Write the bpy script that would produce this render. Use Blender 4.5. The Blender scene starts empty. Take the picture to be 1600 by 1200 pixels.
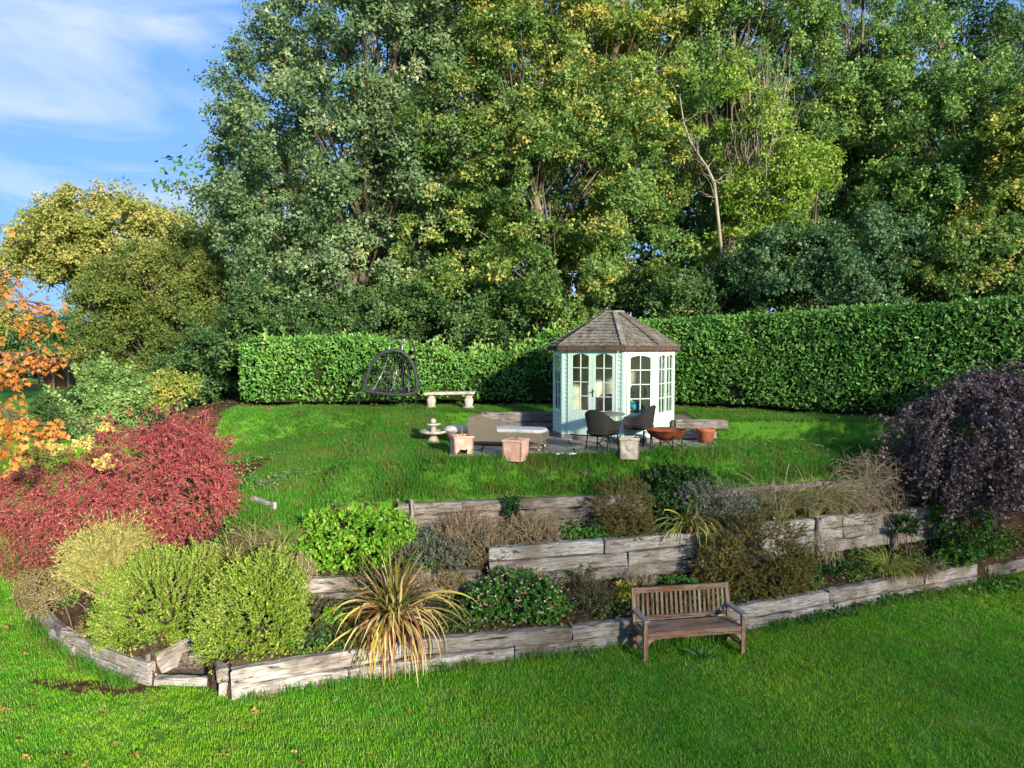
import bpy, bmesh, math, random
import numpy as np
from mathutils import Vector, Matrix

R = math.radians
scene = bpy.context.scene
COL = scene.collection
rng = np.random.default_rng(7)
random.seed(7)

# ------------------------------------------------------------------ camera
CAM_H = 4.7
FPX = 1120.0                       # focal length in pixels of a 1600 wide frame
PITCH = math.atan(60 / FPX)
cam_d = bpy.data.cameras.new('camera')
cam_d.sensor_width = 36.0
cam_d.lens = FPX / 1600 * 36.0
cam_d.clip_start = 0.1
cam_d.clip_end = 2000
cam = bpy.data.objects.new('camera', cam_d)
COL.objects.link(cam)
cam.location = (0, 0, CAM_H)
cam.rotation_euler = (R(90) - PITCH, 0, 0)
scene.camera = cam

# ------------------------------------------------------------------ sky, sun, exposure
SUN_EL = R(16)
SUN_AZ = R(150)                    # clockwise from +Y: behind the camera, to the right
scene.view_settings.view_transform = 'Standard'
scene.view_settings.look = 'None'
scene.view_settings.exposure = 2.75
scene.view_settings.gamma = 1.0
world = bpy.data.worlds.new('World')
scene.world = world
world.use_nodes = True
wn = world.node_tree
wn.nodes.clear()
w_out = wn.nodes.new('ShaderNodeOutputWorld')
w_bg = wn.nodes.new('ShaderNodeBackground')
w_bg.inputs['Strength'].default_value = 0.074
sky = wn.nodes.new('ShaderNodeTexSky')
sky.sky_type = 'NISHITA'
sky.sun_disc = False
sky.sun_elevation = SUN_EL
sky.sun_rotation = SUN_AZ
sky.air_density = 1.0
sky.dust_density = 0.6
sky.ozone_density = 3.0
# thin drifting cloud laid over the whole sky dome
tc = wn.nodes.new('ShaderNodeTexCoord')
mp = wn.nodes.new('ShaderNodeMapping')
mp.inputs['Scale'].default_value = (1.6, 1.6, 5.5)
mp.inputs['Rotation'].default_value = (0.1, 0.12, 0.5)
mp.inputs['Location'].default_value = (0.55, 0.2, 0.35)
nz = wn.nodes.new('ShaderNodeTexNoise')
nz.inputs['Scale'].default_value = 1.7
nz.inputs['Detail'].default_value = 7
nz.inputs['Roughness'].default_value = 0.55
nz.inputs['Distortion'].default_value = 0.6
cr = wn.nodes.new('ShaderNodeValToRGB')
cr.color_ramp.elements[0].position = 0.47
cr.color_ramp.elements[0].color = (0, 0, 0, 1)
cr.color_ramp.elements[1].position = 0.78
cr.color_ramp.elements[1].color = (0.85, 0.85, 0.85, 1)
mixc = wn.nodes.new('ShaderNodeMix')
mixc.data_type = 'RGBA'
mixc.inputs[7].default_value = (2.0, 2.1, 2.4, 1)
wn.links.new(tc.outputs['Generated'], mp.inputs['Vector'])
wn.links.new(mp.outputs['Vector'], nz.inputs['Vector'])
wn.links.new(nz.outputs['Fac'], cr.inputs['Fac'])
wn.links.new(cr.outputs['Color'], mixc.inputs[0])
gam = wn.nodes.new('ShaderNodeGamma')          # evens out horizon and zenith over the whole dome
gam.inputs['Gamma'].default_value = 0.3
tnt = wn.nodes.new('ShaderNodeMix')
tnt.data_type = 'RGBA'; tnt.blend_type = 'MULTIPLY'
tnt.inputs[0].default_value = 1.0
tnt.inputs[7].default_value = (0.43, 0.77, 1.4, 1)
wn.links.new(sky.outputs['Color'], gam.inputs['Color'])
wn.links.new(gam.outputs['Color'], tnt.inputs[6])
wn.links.new(tnt.outputs[2], mixc.inputs[6])
wn.links.new(mixc.outputs[2], w_bg.inputs['Color'])
wn.links.new(w_bg.outputs['Background'], w_out.inputs['Surface'])

sun_d = bpy.data.lights.new('sun', 'SUN')
sun_d.energy = 2.05
sun_d.angle = R(3.0)
sun_d.color = (1.0, 0.9, 0.74)
sun = bpy.data.objects.new('sun', sun_d)
COL.objects.link(sun)
to_sun = Vector((math.sin(SUN_AZ) * math.cos(SUN_EL), math.cos(SUN_AZ) * math.cos(SUN_EL), math.sin(SUN_EL)))
sun.rotation_euler = to_sun.to_track_quat('Z', 'Y').to_euler()
sun.location = (12, -20, 20)

cy = scene.cycles
cy.use_denoising = True
cy.max_bounces = 6
cy.diffuse_bounces = 4
cy.glossy_bounces = 2
cy.transmission_bounces = 3
cy.transparent_max_bounces = 8
cy.caustics_reflective = False
cy.caustics_refractive = False
cy.sample_clamp_indirect = 6

# ------------------------------------------------------------------ measuring helpers (photo pixel -> place)
_sp, _cp = math.sin(PITCH), math.cos(PITCH)
def ray(x, y):
    u = (x - 800) / FPX
    v = -(y - 600) / FPX
    return Vector((u, _cp + v * _sp, -_sp + v * _cp))
def at(x, y, Y):                   # the point seen at (x, y) that lies Y metres ahead
    d = ray(x, y)
    s = Y / d.y
    return Vector((d.x * s, Y, CAM_H + d.z * s))
def on(x, y, z=0.0):               # the point seen at (x, y) that lies at height z
    d = ray(x, y)
    s = (z - CAM_H) / d.z
    return Vector((d.x * s, d.y * s, z))

# ------------------------------------------------------------------ object helpers
def link(o, parent=None):
    COL.objects.link(o)
    if parent is not None:
        o.parent = parent
    return o
def tag(o, label=None, cat=None, group=None, kind=None):
    if label: o['label'] = label
    if cat: o['category'] = cat
    if group: o['group'] = group
    if kind: o['kind'] = kind
    return o
def thing(name, label, cat, loc=(0, 0, 0), rz=0.0, group=None):
    o = bpy.data.objects.new(name, None)
    o.empty_display_size = 0.2
    link(o)
    o.location = loc
    o.rotation_euler = (0, 0, rz)
    return tag(o, label, cat, group)
def copy_tree(o, parent=None):
    c = o.copy()
    link(c, parent)
    for ch in list(o.children):
        copy_tree(ch, c)
    return c

class MB:
    """collects shapes, then becomes one mesh object"""
    def __init__(self):
        self.v = []
        self.f = []
        self.sm = []
    def add(self, vs, fs, smooth=False):
        b = len(self.v)
        self.v += [tuple(p) for p in vs]
        self.f += [tuple(b + i for i in f) for f in fs]
        self.sm += [smooth] * len(fs)
        return self
    def box(self, c, s, M=None):
        hx, hy, hz = s[0] / 2, s[1] / 2, s[2] / 2
        vs = [Vector((x, y, z)) for x in (-hx, hx) for y in (-hy, hy) for z in (-hz, hz)]
        if M is not None:
            vs = [M @ p for p in vs]
        c = Vector(c)
        return self.add([p + c for p in vs], [(0, 1, 3, 2), (4, 6, 7, 5), (0, 4, 5, 1), (2, 3, 7, 6), (0, 2, 6, 4), (1, 5, 7, 3)])
    def bar(self, a, b, w, h, up=(0, 0, 1)):        # box beam from a to b
        a, b = Vector(a), Vector(b)
        d = (b - a)
        L = d.length
        x = d.normalized()
        y = Vector(up).cross(x)
        if y.length < 1e-4:
            y = Vector((0, 1, 0)).cross(x)
        y.normalize()
        z = x.cross(y)
        M = Matrix((x, y, z)).transposed()
        return self.box((a + b) / 2, (L, w, h), M)
    def tube(self, pts, r, n=6, cap=True):
        pts = [Vector(p) for p in pts]
        k = len(pts)
        if not hasattr(r, '__len__'):
            r = [r] * k
        vs = []
        prev = None
        for i, p in enumerate(pts):
            t = (pts[min(i + 1, k - 1)] - pts[max(i - 1, 0)]).normalized()
            if prev is None:
                ref = Vector((0, 0, 1)) if abs(t.z) < 0.9 else Vector((1, 0, 0))
                a = t.cross(ref).normalized()
            else:
                a = (prev - t * prev.dot(t)).normalized()
            prev = a
            b = t.cross(a)
            for j in range(n):
                an = 2 * math.pi * j / n
                vs.append(p + (a * math.cos(an) + b * math.sin(an)) * r[i])
        fs = []
        for i in range(k - 1):
            for j in range(n):
                j2 = (j + 1) % n
                fs.append((i * n + j, i * n + j2, (i + 1) * n + j2, (i + 1) * n + j))
        if cap:
            fs.append(tuple(range(n - 1, -1, -1)))
            fs.append(tuple((k - 1) * n + j for j in range(n)))
        return self.add(vs, fs, True)
    def lathe(self, prof, n=20, c=(0, 0, 0), sx=1.0, sy=1.0):
        vs = []
        for r, z in prof:
            for j in range(n):
                an = 2 * math.pi * j / n
                vs.append((c[0] + r * sx * math.cos(an), c[1] + r * sy * math.sin(an), c[2] + z))
        k = len(prof)
        fs = []
        for i in range(k - 1):
            for j in range(n):
                j2 = (j + 1) % n
                fs.append((i * n + j, i * n + j2, (i + 1) * n + j2, (i + 1) * n + j))
        fs.append(tuple(range(n - 1, -1, -1)))
        fs.append(tuple((k - 1) * n + j for j in range(n)))
        return self.add(vs, fs, True)
    def prism(self, poly, z0, z1):                  # plan outline raised from z0 to z1
        n = len(poly)
        vs = [(p[0], p[1], z0) for p in poly] + [(p[0], p[1], z1) for p in poly]
        fs = [tuple(range(n - 1, -1, -1)), tuple(range(n, 2 * n))]
        for i in range(n):
            j = (i + 1) % n
            fs.append((i, j, n + j, n + i))
        return self.add(vs, fs)
    def build(self, name, m, parent=None, bevel=0.0, smooth=None, rz=None, loc=None):
        me = bpy.data.meshes.new(name)
        me.from_pydata(self.v, [], self.f)
        me.materials.append(m)
        sm = self.sm if smooth is None else [smooth] * len(self.f)
        me.polygons.foreach_set('use_smooth', sm)
        me.update()
        o = link(bpy.data.objects.new(name, me), parent)
        if loc is not None: o.location = loc
        if rz is not None: o.rotation_euler = (0, 0, rz)
        if bevel:
            b = o.modifiers.new('bevel', 'BEVEL')
            b.width = bevel
            b.segments = 1
            b.limit_method = 'ANGLE'
        return o

def np_mesh(name, V, F, rnd=None, smooth=False, extra=None):
    me = bpy.data.meshes.new(name)
    V = np.ascontiguousarray(V, dtype=np.float32)
    F = np.ascontiguousarray(F, dtype=np.int32)
    k = F.shape[1]
    me.vertices.add(len(V)); me.vertices.foreach_set('co', V.ravel())
    me.loops.add(F.size); me.loops.foreach_set('vertex_index', F.ravel())
    me.polygons.add(len(F)); me.polygons.foreach_set('loop_start', np.arange(0, F.size, k, dtype=np.int32))
    me.polygons.foreach_set('use_smooth', np.full(len(F), smooth))
    me.update(calc_edges=True)
    if rnd is not None:
        a = me.attributes.new('rnd', 'FLOAT', 'FACE')
        a.data.foreach_set('value', np.ascontiguousarray(rnd, dtype=np.float32))
    return me

def unit(a):
    return a / np.maximum(np.linalg.norm(a, axis=-1, keepdims=True), 1e-9)
def randdir(n, g=None):
    g = g or rng
    return unit(g.normal(size=(n, 3)))

# leaf outlines: x across, y along, z out of the leaf
LEAF4 = (np.array([[0, 0, 0], [.30, .45, .07], [0, 1, -.06], [-.30, .45, .07]]), np.array([[0, 1, 2, 3]]))
LEAF4W = (np.array([[0, 0, 0], [.46, .5, .1], [0, 1, -.1], [-.46, .5, .1]]), np.array([[0, 1, 2, 3]]))
LEAFT = (np.array([[-.2, .12, .03], [.22, .22, .06], [0, 1, -.04]]), np.array([[0, 1, 2]]))
LEAF3 = (np.array([[0, -.05, 0], [.46, .62, .1], [-.34, .9, -.06]]), np.array([[0, 1, 2]]))
NEEDLE = (np.array([[0, 0, 0], [.10, .4, .02], [0, 1, 0], [-.10, .4, .02]]), np.array([[0, 1, 2, 3]]))
LEAF6 = (np.array([[0, 0, 0], [.2, .28, .06], [.21, .66, .05], [0, 1, -.08], [-.21, .66, .05], [-.2, .28, .06]]),
         np.array([[0, 1, 2, 3], [0, 3, 4, 5]]))

def leaf_arrays(P, A, N, S, tmpl):
    """P places, A long axes, N face normals, S lengths -> vertices, faces, leaf index of each face"""
    T, FT = tmpl
    A = unit(A)
    B = unit(np.cross(N, A))
    N = np.cross(A, B)
    S = np.asarray(S).reshape(-1, 1, 1)
    V = P[:, None, :] + S * (T[None, :, 0, None] * B[:, None] + T[None, :, 1, None] * A[:, None] + T[None, :, 2, None] * N[:, None])
    n, k = len(P), len(T)
    F = (np.arange(n)[:, None, None] * k + FT[None]).reshape(-1, FT.shape[1])
    return V.reshape(-1, 3), F, np.repeat(np.arange(n), len(FT))

def twig_arrays(PTS, r0, r1, sides=3):
    """PTS (n,k,3) -> thin tapering stems as quads"""
    n, k, _ = PTS.shape
    t = unit(np.gradient(PTS, axis=1))
    ref = np.where(np.abs(t[..., 2:3]) < .9, np.array([0, 0, 1.]), np.array([1., 0, 0]))
    a = unit(np.cross(t, ref)); b = np.cross(t, a)
    rr = np.linspace(1, 0, k)[None, :, None]
    r0 = np.broadcast_to(np.asarray(r0, float).reshape(-1, 1, 1), (n, 1, 1))
    r1 = np.broadcast_to(np.asarray(r1, float).reshape(-1, 1, 1), (n, 1, 1))
    rad = r1 + (r0 - r1) * rr
    ring = [PTS + rad * (a * math.cos(2 * math.pi * j / sides) + b * math.sin(2 * math.pi * j / sides)) for j in range(sides)]
    V = np.stack(ring, 2)                                   # n,k,s,3
    idx = np.arange(n * k * sides).reshape(n, k, sides)
    F = []
    for j in range(sides):
        j2 = (j + 1) % sides
        F.append(np.stack([idx[:, :-1, j], idx[:, :-1, j2], idx[:, 1:, j2], idx[:, 1:, j]], -1).reshape(-1, 4))
    return V.reshape(-1, 3), np.concatenate(F)

def arcs(S, D, L, k, sag, wob=0.0):
    """arching stems from S along D, length L, sagging by sag*L at the tip"""
    t = np.linspace(0, 1, k)[None, :, None]
    L = np.asarray(L).reshape(-1, 1, 1)
    g = np.array([0, 0, -1.0])
    sag = np.asarray(sag).reshape(-1, 1, 1)
    P = S[:, None] + L * (D[:, None] * t + g * sag * t * t)
    if wob:
        w = rng.normal(size=(len(S), k, 3)) * wob * L
        w[:, 0] = 0
        P = P + w * t
    return P

def lumps(p, wl, seed=1):
    """smooth lumpy noise in space, about -1..1"""
    g = np.random.default_rng(seed)
    out = np.zeros(len(p))
    for o in range(3):
        for _ in range(4):
            k = unit(g.normal(size=(1, 3)))[0] * (2 * np.pi / wl) * (1.0 + .9 * o)
            out += np.sin(p @ k + g.uniform(0, 6.28)) / (1.5 + o)
    return out / 3.0
_lump_seed = [0]
def lobe_points(lobes, n, inner=0.75, cut=None, floor=None, up_bias=0.0, rag=.2):
    """points near the skin of a union of ellipsoids, with outward directions"""
    C = np.array([l[0] for l in lobes], float)
    RR = np.array([l[1] for l in lobes], float)
    w = (RR[:, 0] * RR[:, 1] + RR[:, 0] * RR[:, 2] + RR[:, 1] * RR[:, 2])
    w = w / w.sum()
    outP, outN = [], []
    got = 0
    _lump_seed[0] += 1
    wl = float(RR.mean()) * 1.1
    for _ in range(40):
        m = n * 2
        i = rng.choice(len(lobes), m, p=w)
        d = randdir(m)
        if up_bias:
            d[:, 2] += up_bias * rng.random(m); d = unit(d)
        rad = inner + (1 - inner) * np.sqrt(rng.random(m))
        rad = rad * (1 + rag * lumps(C[i] + d * RR[i], wl, _lump_seed[0]))
        p = C[i] + d * RR[i] * rad[:, None]
        nrm = unit(d / RR[i])
        keep = np.ones(m, bool)
        for j in range(len(lobes)):
            q = ((p - C[j]) / RR[j])
            keep &= ~((np.sum(q * q, 1) < (inner * 0.92) ** 2) & (i != j))
        if floor is not None:
            keep &= p[:, 2] > (floor(p[:, 0], p[:, 1]) if callable(floor) else floor)
        if cut is not None:
            keep &= cut(p)
        outP.append(p[keep]); outN.append(nrm[keep])
        got += keep.sum()
        if got >= n: break
    return np.concatenate(outP)[:n], np.concatenate(outN)[:n]

# ------------------------------------------------------------------ materials
def lin(h):
    h = h.lstrip('#')
    c = [int(h[i:i + 2], 16) / 255 for i in (0, 2, 4)]
    return tuple((x / 12.92 if x <= .04045 else ((x + .055) / 1.055) ** 2.4) for x in c) + (1,)
def new_mat(name):
    m = bpy.data.materials.new(name)
    m.use_nodes = True
    nt = m.node_tree
    p = nt.nodes['Principled BSDF']
    return m, nt, p
def ramp(nt, fac, stops, interp='LINEAR'):
    r = nt.nodes.new('ShaderNodeValToRGB')
    r.color_ramp.interpolation = interp
    e = r.color_ramp.elements
    while len(e) < len(stops): e.new(0.5)
    for el, (pos, c) in zip(e, stops):
        el.position = pos
        el.color = lin(c) if isinstance(c, str) else (tuple(c) + (1,))[:4]
    if fac is not None:
        nt.links.new(fac, r.inputs['Fac'])
    return r.outputs['Color']
def noise(nt, vec, scale, detail=4, rough=.55, dist=0.0):
    n = nt.nodes.new('ShaderNodeTexNoise')
    n.inputs['Scale'].default_value = scale
    n.inputs['Detail'].default_value = detail
    n.inputs['Roughness'].default_value = rough
    n.inputs['Distortion'].default_value = dist
    if vec is not None: nt.links.new(vec, n.inputs['Vector'])
    return n.outputs['Fac']
def mapped(nt, src='Object', scale=(1, 1, 1), per_object=False):
    t = nt.nodes.new('ShaderNodeTexCoord')
    m = nt.nodes.new('ShaderNodeMapping')
    m.inputs['Scale'].default_value = scale
    nt.links.new(t.outputs[src], m.inputs['Vector'])
    if per_object:
        oi = nt.nodes.new('ShaderNodeObjectInfo')
        mul = nt.nodes.new('ShaderNodeMath'); mul.operation = 'MULTIPLY'
        mul.inputs[1].default_value = 37.0
        nt.links.new(oi.outputs['Random'], mul.inputs[0])
        nt.links.new(mul.outputs[0], m.inputs['Location'])
    return m.outputs['Vector']
def mixcol(nt, fac, a, b, mode='MIX'):
    m = nt.nodes.new('ShaderNodeMix')
    m.data_type = 'RGBA'; m.blend_type = mode
    for sock, v in ((m.inputs[0], fac), (m.inputs[6], a), (m.inputs[7], b)):
        if isinstance(v, (int, float)): sock.default_value = v
        elif isinstance(v, str): sock.default_value = lin(v)
        elif isinstance(v, tuple): sock.default_value = v
        else: nt.links.new(v, sock)
    return m.outputs[2]
def bump(nt, p, h, strength=.4, dist=.01):
    b = nt.nodes.new('ShaderNodeBump')
    b.inputs['Strength'].default_value = strength
    b.inputs['Distance'].default_value = dist
    nt.links.new(h, b.inputs['Height'])
    nt.links.new(b.outputs['Normal'], p.inputs['Normal'])

def leaf_mat(name, stops, trans=.3, rough=.55, spec=.3, patch=None, patch_scale=.6):
    """leaf colour picked by each leaf's own random number, some light let through"""
    m, nt, p = new_mat(name)
    at_ = nt.nodes.new('ShaderNodeAttribute')
    at_.attribute_name = 'rnd'
    col = ramp(nt, at_.outputs['Fac'], stops)
    if patch:
        g = nt.nodes.new('ShaderNodeNewGeometry')
        f = noise(nt, g.outputs['Position'], patch_scale, 2)
        f2 = ramp(nt, f, [(.45, (0, 0, 0)), (.62, (1, 1, 1))])
        col = mixcol(nt, f2, col, patch)
    nt.links.new(col, p.inputs['Base Color'])
    p.inputs['Roughness'].default_value = rough
    p.inputs['Specular IOR Level'].default_value = spec
    t = nt.nodes.new('ShaderNodeBsdfTranslucent')
    nt.links.new(col, t.inputs['Color'])
    mx = nt.nodes.new('ShaderNodeMixShader')
    mx.inputs[0].default_value = trans + .07
    out = nt.nodes['Material Output']
    nt.links.new(p.outputs[0], mx.inputs[1])
    nt.links.new(t.outputs[0], mx.inputs[2])
    nt.links.new(mx.outputs[0], out.inputs['Surface'])
    return m

def wood_mat(name, stops, grain=(2.5, 30, 30), rough=.85, crack='#2a211b', crack_amt=.5, bmp=.6, tint=None):
    """weathered timber with grain along its local x axis"""
    m, nt, p = new_mat(name)
    v = mapped(nt, 'Object', grain, True)
    f = noise(nt, v, 1.0, 6, .65, .4)
    col = ramp(nt, f, stops)
    v2 = mapped(nt, 'Object', (grain[0] * .5, grain[1] * .9, grain[2] * .9), True)
    f2 = noise(nt, v2, 1.3, 3, .5, .2)
    k = ramp(nt, f2, [(.30, (1, 1, 1)), (.40, (0, 0, 0))])
    fm = nt.nodes.new('ShaderNodeMath'); fm.operation = 'MULTIPLY'
    fm.inputs[1].default_value = crack_amt
    nt.links.new(k, fm.inputs[0])
    col = mixcol(nt, fm.outputs[0], col, crack)
    v3 = mapped(nt, 'Object', (1.2, 1.2, 1.2), True)
    f3 = noise(nt, v3, 1.6, 3)
    st = ramp(nt, f3, [(.46, (0, 0, 0)), (.7, (.75, .75, .75))])
    if tint:
        col = mixcol(nt, st, col, tint)
        f6 = noise(nt, mapped(nt, 'Object', (2.2, 2.2, 1.2), True), 1.4, 4, .6)
        col = mixcol(nt, ramp(nt, f6, [(.54, (0, 0, 0)), (.72, (.5, .5, .5))]), col, '#4b4c39')
    v4 = mapped(nt, 'Object', (grain[0] * .45, grain[1] * .33, grain[2] * .33), True)
    f4 = noise(nt, v4, 1.0, 5, .6, .5)
    k4 = ramp(nt, f4, [(.33, (1, 1, 1)), (.385, (0, 0, 0))])
    fm4 = nt.nodes.new('ShaderNodeMath'); fm4.operation = 'MULTIPLY'
    fm4.inputs[1].default_value = crack_amt
    nt.links.new(k4, fm4.inputs[0])
    col = mixcol(nt, fm4.outputs[0], col, crack)
    oi = nt.nodes.new('ShaderNodeObjectInfo')
    col = mixcol(nt, 1.0, col, ramp(nt, oi.outputs['Random'], [(0, (.62, .58, .55)), (.5, (.9, .88, .86)), (1, (1, 1, 1))]), 'MULTIPLY')
    nt.links.new(col, p.inputs['Base Color'])
    p.inputs['Roughness'].default_value = rough
    p.inputs['Specular IOR Level'].default_value = .2
    bump(nt, p, f, bmp, .015)
    return m

def plain_mat(name, c1, c2=None, scale=8, rough=.6, metal=0.0, spec=.4, bmp=0.0, detail=5, lo=.35, hi=.65, per_object=True):
    m, nt, p = new_mat(name)
    if c2 is None: c2 = c1
    f = noise(nt, mapped(nt, 'Object', (1, 1, 1), per_object), scale, detail)
    nt.links.new(ramp(nt, f, [(lo, c1), (hi, c2)]), p.inputs['Base Color'])
    p.inputs['Roughness'].default_value = rough
    p.inputs['Metallic'].default_value = metal
    p.inputs['Specular IOR Level'].default_value = spec
    if bmp: bump(nt, p, f, bmp, .02)
    return m

# ------------------------------------------------------------------ the lie of the land
def line(pts):
    a = np.array([(p[0], p[1]) for p in pts], float)
    return a[np.argsort(a[:, 0])]
W1L = [on(45, 945), on(90, 1003), on(140, 1034), on(195, 1060), on(238, 1070)]
W1C = [on(331, 1076), on(360, 1092)]
W1R = [on(360, 1092), on(430, 1080), on(520, 1066), on(660, 1038), on(775, 1030), on(900, 1017), on(1165, 985), on(1358, 944), on(1520, 912)]
W1 = line([(-12.6, 24), (-11.2, 17.5), (-9.6, 14.6)] + W1L + W1C + W1R[1:] + [(11.5, 15.2), (15, 16.6)])
W2 = line([(-3.6, 11.0), (-2.2, 11.05), (-.4, 11.6), (1.0, 11.95), (2.2, 12.2), (3.6, 12.7), (6.1, 13.75), (7.6, 14.3), (9.5, 14.95), (12, 15.7), (15, 17.2)])
W3 = line([(-3.6, 12.0), (-2.0, 12.25), (.0, 12.7), (1.4, 12.95), (3.0, 13.3), (5.0, 13.9), (7.0, 14.6), (9.4, 15.25), (12, 16.1), (15, 17.6)])
HEDGE = line([(-12.6, 19.3), (-7.4, 19.3), (-3, 19.5), (1.5, 19.5), (4.6, 19.2), (7.2, 17.9), (9.0, 16.75), (10.9, 15.4), (12.5, 14.9), (15, 14.6)])
PATIO = (-1.35, 13.05, 4.35, 17.75)      # x0, y0, x1, y1
PATIO_Z = 2.58
def y_of(W, x): return np.interp(x, W[:, 0], W[:, 1])
def dist_poly(W, x, y):
    d = np.full(np.shape(x), 1e9)
    for (ax, ay), (bx, by) in zip(W[:-1], W[1:]):
        vx, vy = bx - ax, by - ay
        t = np.clip(((x - ax) * vx + (y - ay) * vy) / (vx * vx + vy * vy), 0, 1)
        d = np.minimum(d, np.hypot(x - ax - t * vx, y - ay - t * vy))
    return d
def sstep(a, b, x):
    t = np.clip((x - a) / (b - a), 0, 1)
    return t * t * (3 - 2 * t)
def H(x, y):
    x = np.asarray(x, float); y = np.asarray(y, float)
    y1, y2, y3 = y_of(W1, x) + .05, y_of(W2, x) + .05, y_of(W3, x) + .05
    t12 = np.clip((y - y1) / np.maximum(y2 - y1, .1), 0, 1)
    t23 = np.clip((y - y2) / np.maximum(y3 - y2, .1), 0, 1)
    b1 = .38 + .30 * t12
    lo2 = .98 + .32 * sstep(-.8, .0, x)
    b2 = lo2 + (1.45 - lo2) * t23
    o = y - y3
    up = np.interp(o, [0, .5, 1.0, 3.1, 5.4, 7.5], [1.95, 2.28, 2.5, 2.66, 3.03, 3.1])
    up = up + .05 * sstep(5, 8, x) * sstep(.5, 2.5, o)
    tier = np.where(y < y2, b1, np.where(y < y3, b2, up))
    d = dist_poly(W1, x, y)
    slope = np.interp(d, [0, .9, 1.9, 3.4, 6, 9, 12], [.38, .95, 1.7, 2.15, 2.55, 3.0, 3.1])
    s = sstep(-3.7, -2.9, x)
    z = slope * (1 - s) + tier * s
    z = np.maximum(z, 3.06 * sstep(-10.6, -8.4, x) * sstep(15.2, 18.6, y))
    # terrace cut level for the summerhouse and its paving
    x0, yy0, x1, yy1 = PATIO
    px = sstep(x0 - .5, x0, x) * (1 - sstep(x1, x1 + .25, x))
    yf = np.maximum(yy0, y_of(W3, x) + .55)
    py = sstep(yf - .3, yf, y) * (1 - sstep(yy1 + .02, yy1 + .1, y))
    z = z * (1 - px * py) + PATIO_Z * px * py
    # right retaining timbers: bank stands behind x > 3.7, y > 16
    bank = sstep(3.55, 3.6, x) * sstep(15.95, 16.02, y) * (1 - sstep(4.3, 4.8, x) * 0)
    z = np.maximum(z, bank * 3.0)
    z = np.where(y < y1, -.25, z)
    return z
def hz(x, y): return float(H(x, y))

STEP = (-4.98, -4.16, 9.7, 11.1)          # opening for the timber steps
dx = .08
gx = np.arange(-12.4, 15, dx); gy = np.arange(9.3, 40, dx)
gy = np.concatenate([np.arange(9.3, 21, dx), np.arange(21, 62, 1.0)])
GX, GY = np.meshgrid(gx, gy, indexing='ij')
GZ = H(GX, GY)
GZ += .018 * np.sin(GX * 3.1 + 1.3 * np.sin(GY * 2.3)) * np.sin(GY * 2.7 + GX) * (GZ > 0)
far = np.clip((GY - 21) / 40, 0, 1)
GZ = GZ + far * 2.0
sx0, sx1, sy0, sy1 = STEP
instep = (GX > sx0) & (GX < sx1) & (GY < sy1)
GZ = np.where(instep & (GY > sy0), np.interp(GY, [9.7, 10.25, 10.26, 10.7, 10.71, 11.1], [.03, .03, .2, .2, .42, .42]), GZ)
nx, ny = GX.shape
V = np.stack([GX, GY, GZ], -1).reshape(-1, 3)
idx = np.arange(nx * ny).reshape(nx, ny)
F = np.stack([idx[:-1, :-1], idx[1:, :-1], idx[1:, 1:], idx[:-1, 1:]], -1).reshape(-1, 4)
FC = V[F].mean(1)
fy1, fy2, fy3, fyh = y_of(W1, FC[:, 0]), y_of(W2, FC[:, 0]), y_of(W3, FC[:, 0]), y_of(HEDGE, FC[:, 0])
dW = dist_poly(W1, FC[:, 0], FC[:, 1])
outside = FC[:, 1] < fy1 - .12
ins = (FC[:, 0] > sx0) & (FC[:, 0] < sx1) & (FC[:, 1] < sy1) & (FC[:, 1] > 9.7)
wig = .25 * np.sin(FC[:, 0] * 2.1) + .15 * np.sin(FC[:, 0] * 5.3 + FC[:, 1])
is_bed = ((FC[:, 0] > -3.4) & (FC[:, 1] < fy3 + .06)) | ((FC[:, 0] <= -3.4) & (dW < 2.0 + wig)) | ((FC[:, 0] < -5.0) & (FC[:, 1] < 15 + wig) & (dW < 4.5))
is_wood = (FC[:, 1] > fyh + .05 + wig * .5) | ((FC[:, 0] < -7.2 + wig) & (FC[:, 1] > 15.5))
inpat = (FC[:, 0] > PATIO[0] + .1 + wig * .5) & (FC[:, 0] < PATIO[2]) & (FC[:, 1] > np.maximum(PATIO[1], fy3 + .5) + .2 + wig * .4) & (FC[:, 1] < PATIO[3])
inpat &= ~((FC[:, 0] > 2.9) & (FC[:, 1] < 14.6 + wig * .3))
cls = np.where(outside, -1, np.where(ins, 4, np.where(is_bed, 0, np.where(is_wood, 2, np.where(inpat, 3, 1)))))
def ground_piece(name, k, m):
    f = F[cls == k]
    u, inv = np.unique(f, return_inverse=True)
    me = np_mesh(name, V[u], inv.reshape(f.shape), smooth=True)
    me.materials.append(m)
    return tag(link(bpy.data.objects.new(name, me)), kind='structure')

# ground materials
def grass_ground():
    m, nt, p = new_mat('grass_ground')
    g = nt.nodes.new('ShaderNodeNewGeometry')
    f = noise(nt, g.outputs['Position'], 1.1, 6, .6)
    c = ramp(nt, f, [(.3, '#3a6616'), (.5, '#4a8020'), (.7, '#648a2c')])
    f2 = noise(nt, g.outputs['Position'], 22, 4, .7)
    c = mixcol(nt, ramp(nt, f2, [(.4, (0, 0, 0)), (.75, (.6, .6, .6))]), c, '#4a5420')
    nt.links.new(c, p.inputs['Base Color'])
    p.inputs['Roughness'].default_value = .95
    p.inputs['Specular IOR Level'].default_value = .1
    bump(nt, p, f2, .6, .03)
    return m
M_GRASSG = grass_ground()
M_SOIL = plain_mat('soil', '#2b2019', '#4a3a2c', 14, .95, spec=.1, bmp=.8, per_object=False)
M_LITTER = plain_mat('leaf_litter', '#2a2016', '#55422b', 9, .95, spec=.1, bmp=.8, per_object=False)
M_PATDIRT = plain_mat('patio_dirt', '#5a4f43', '#8a7e6e', 5, .95, spec=.1, bmp=.6, per_object=False)
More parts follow.
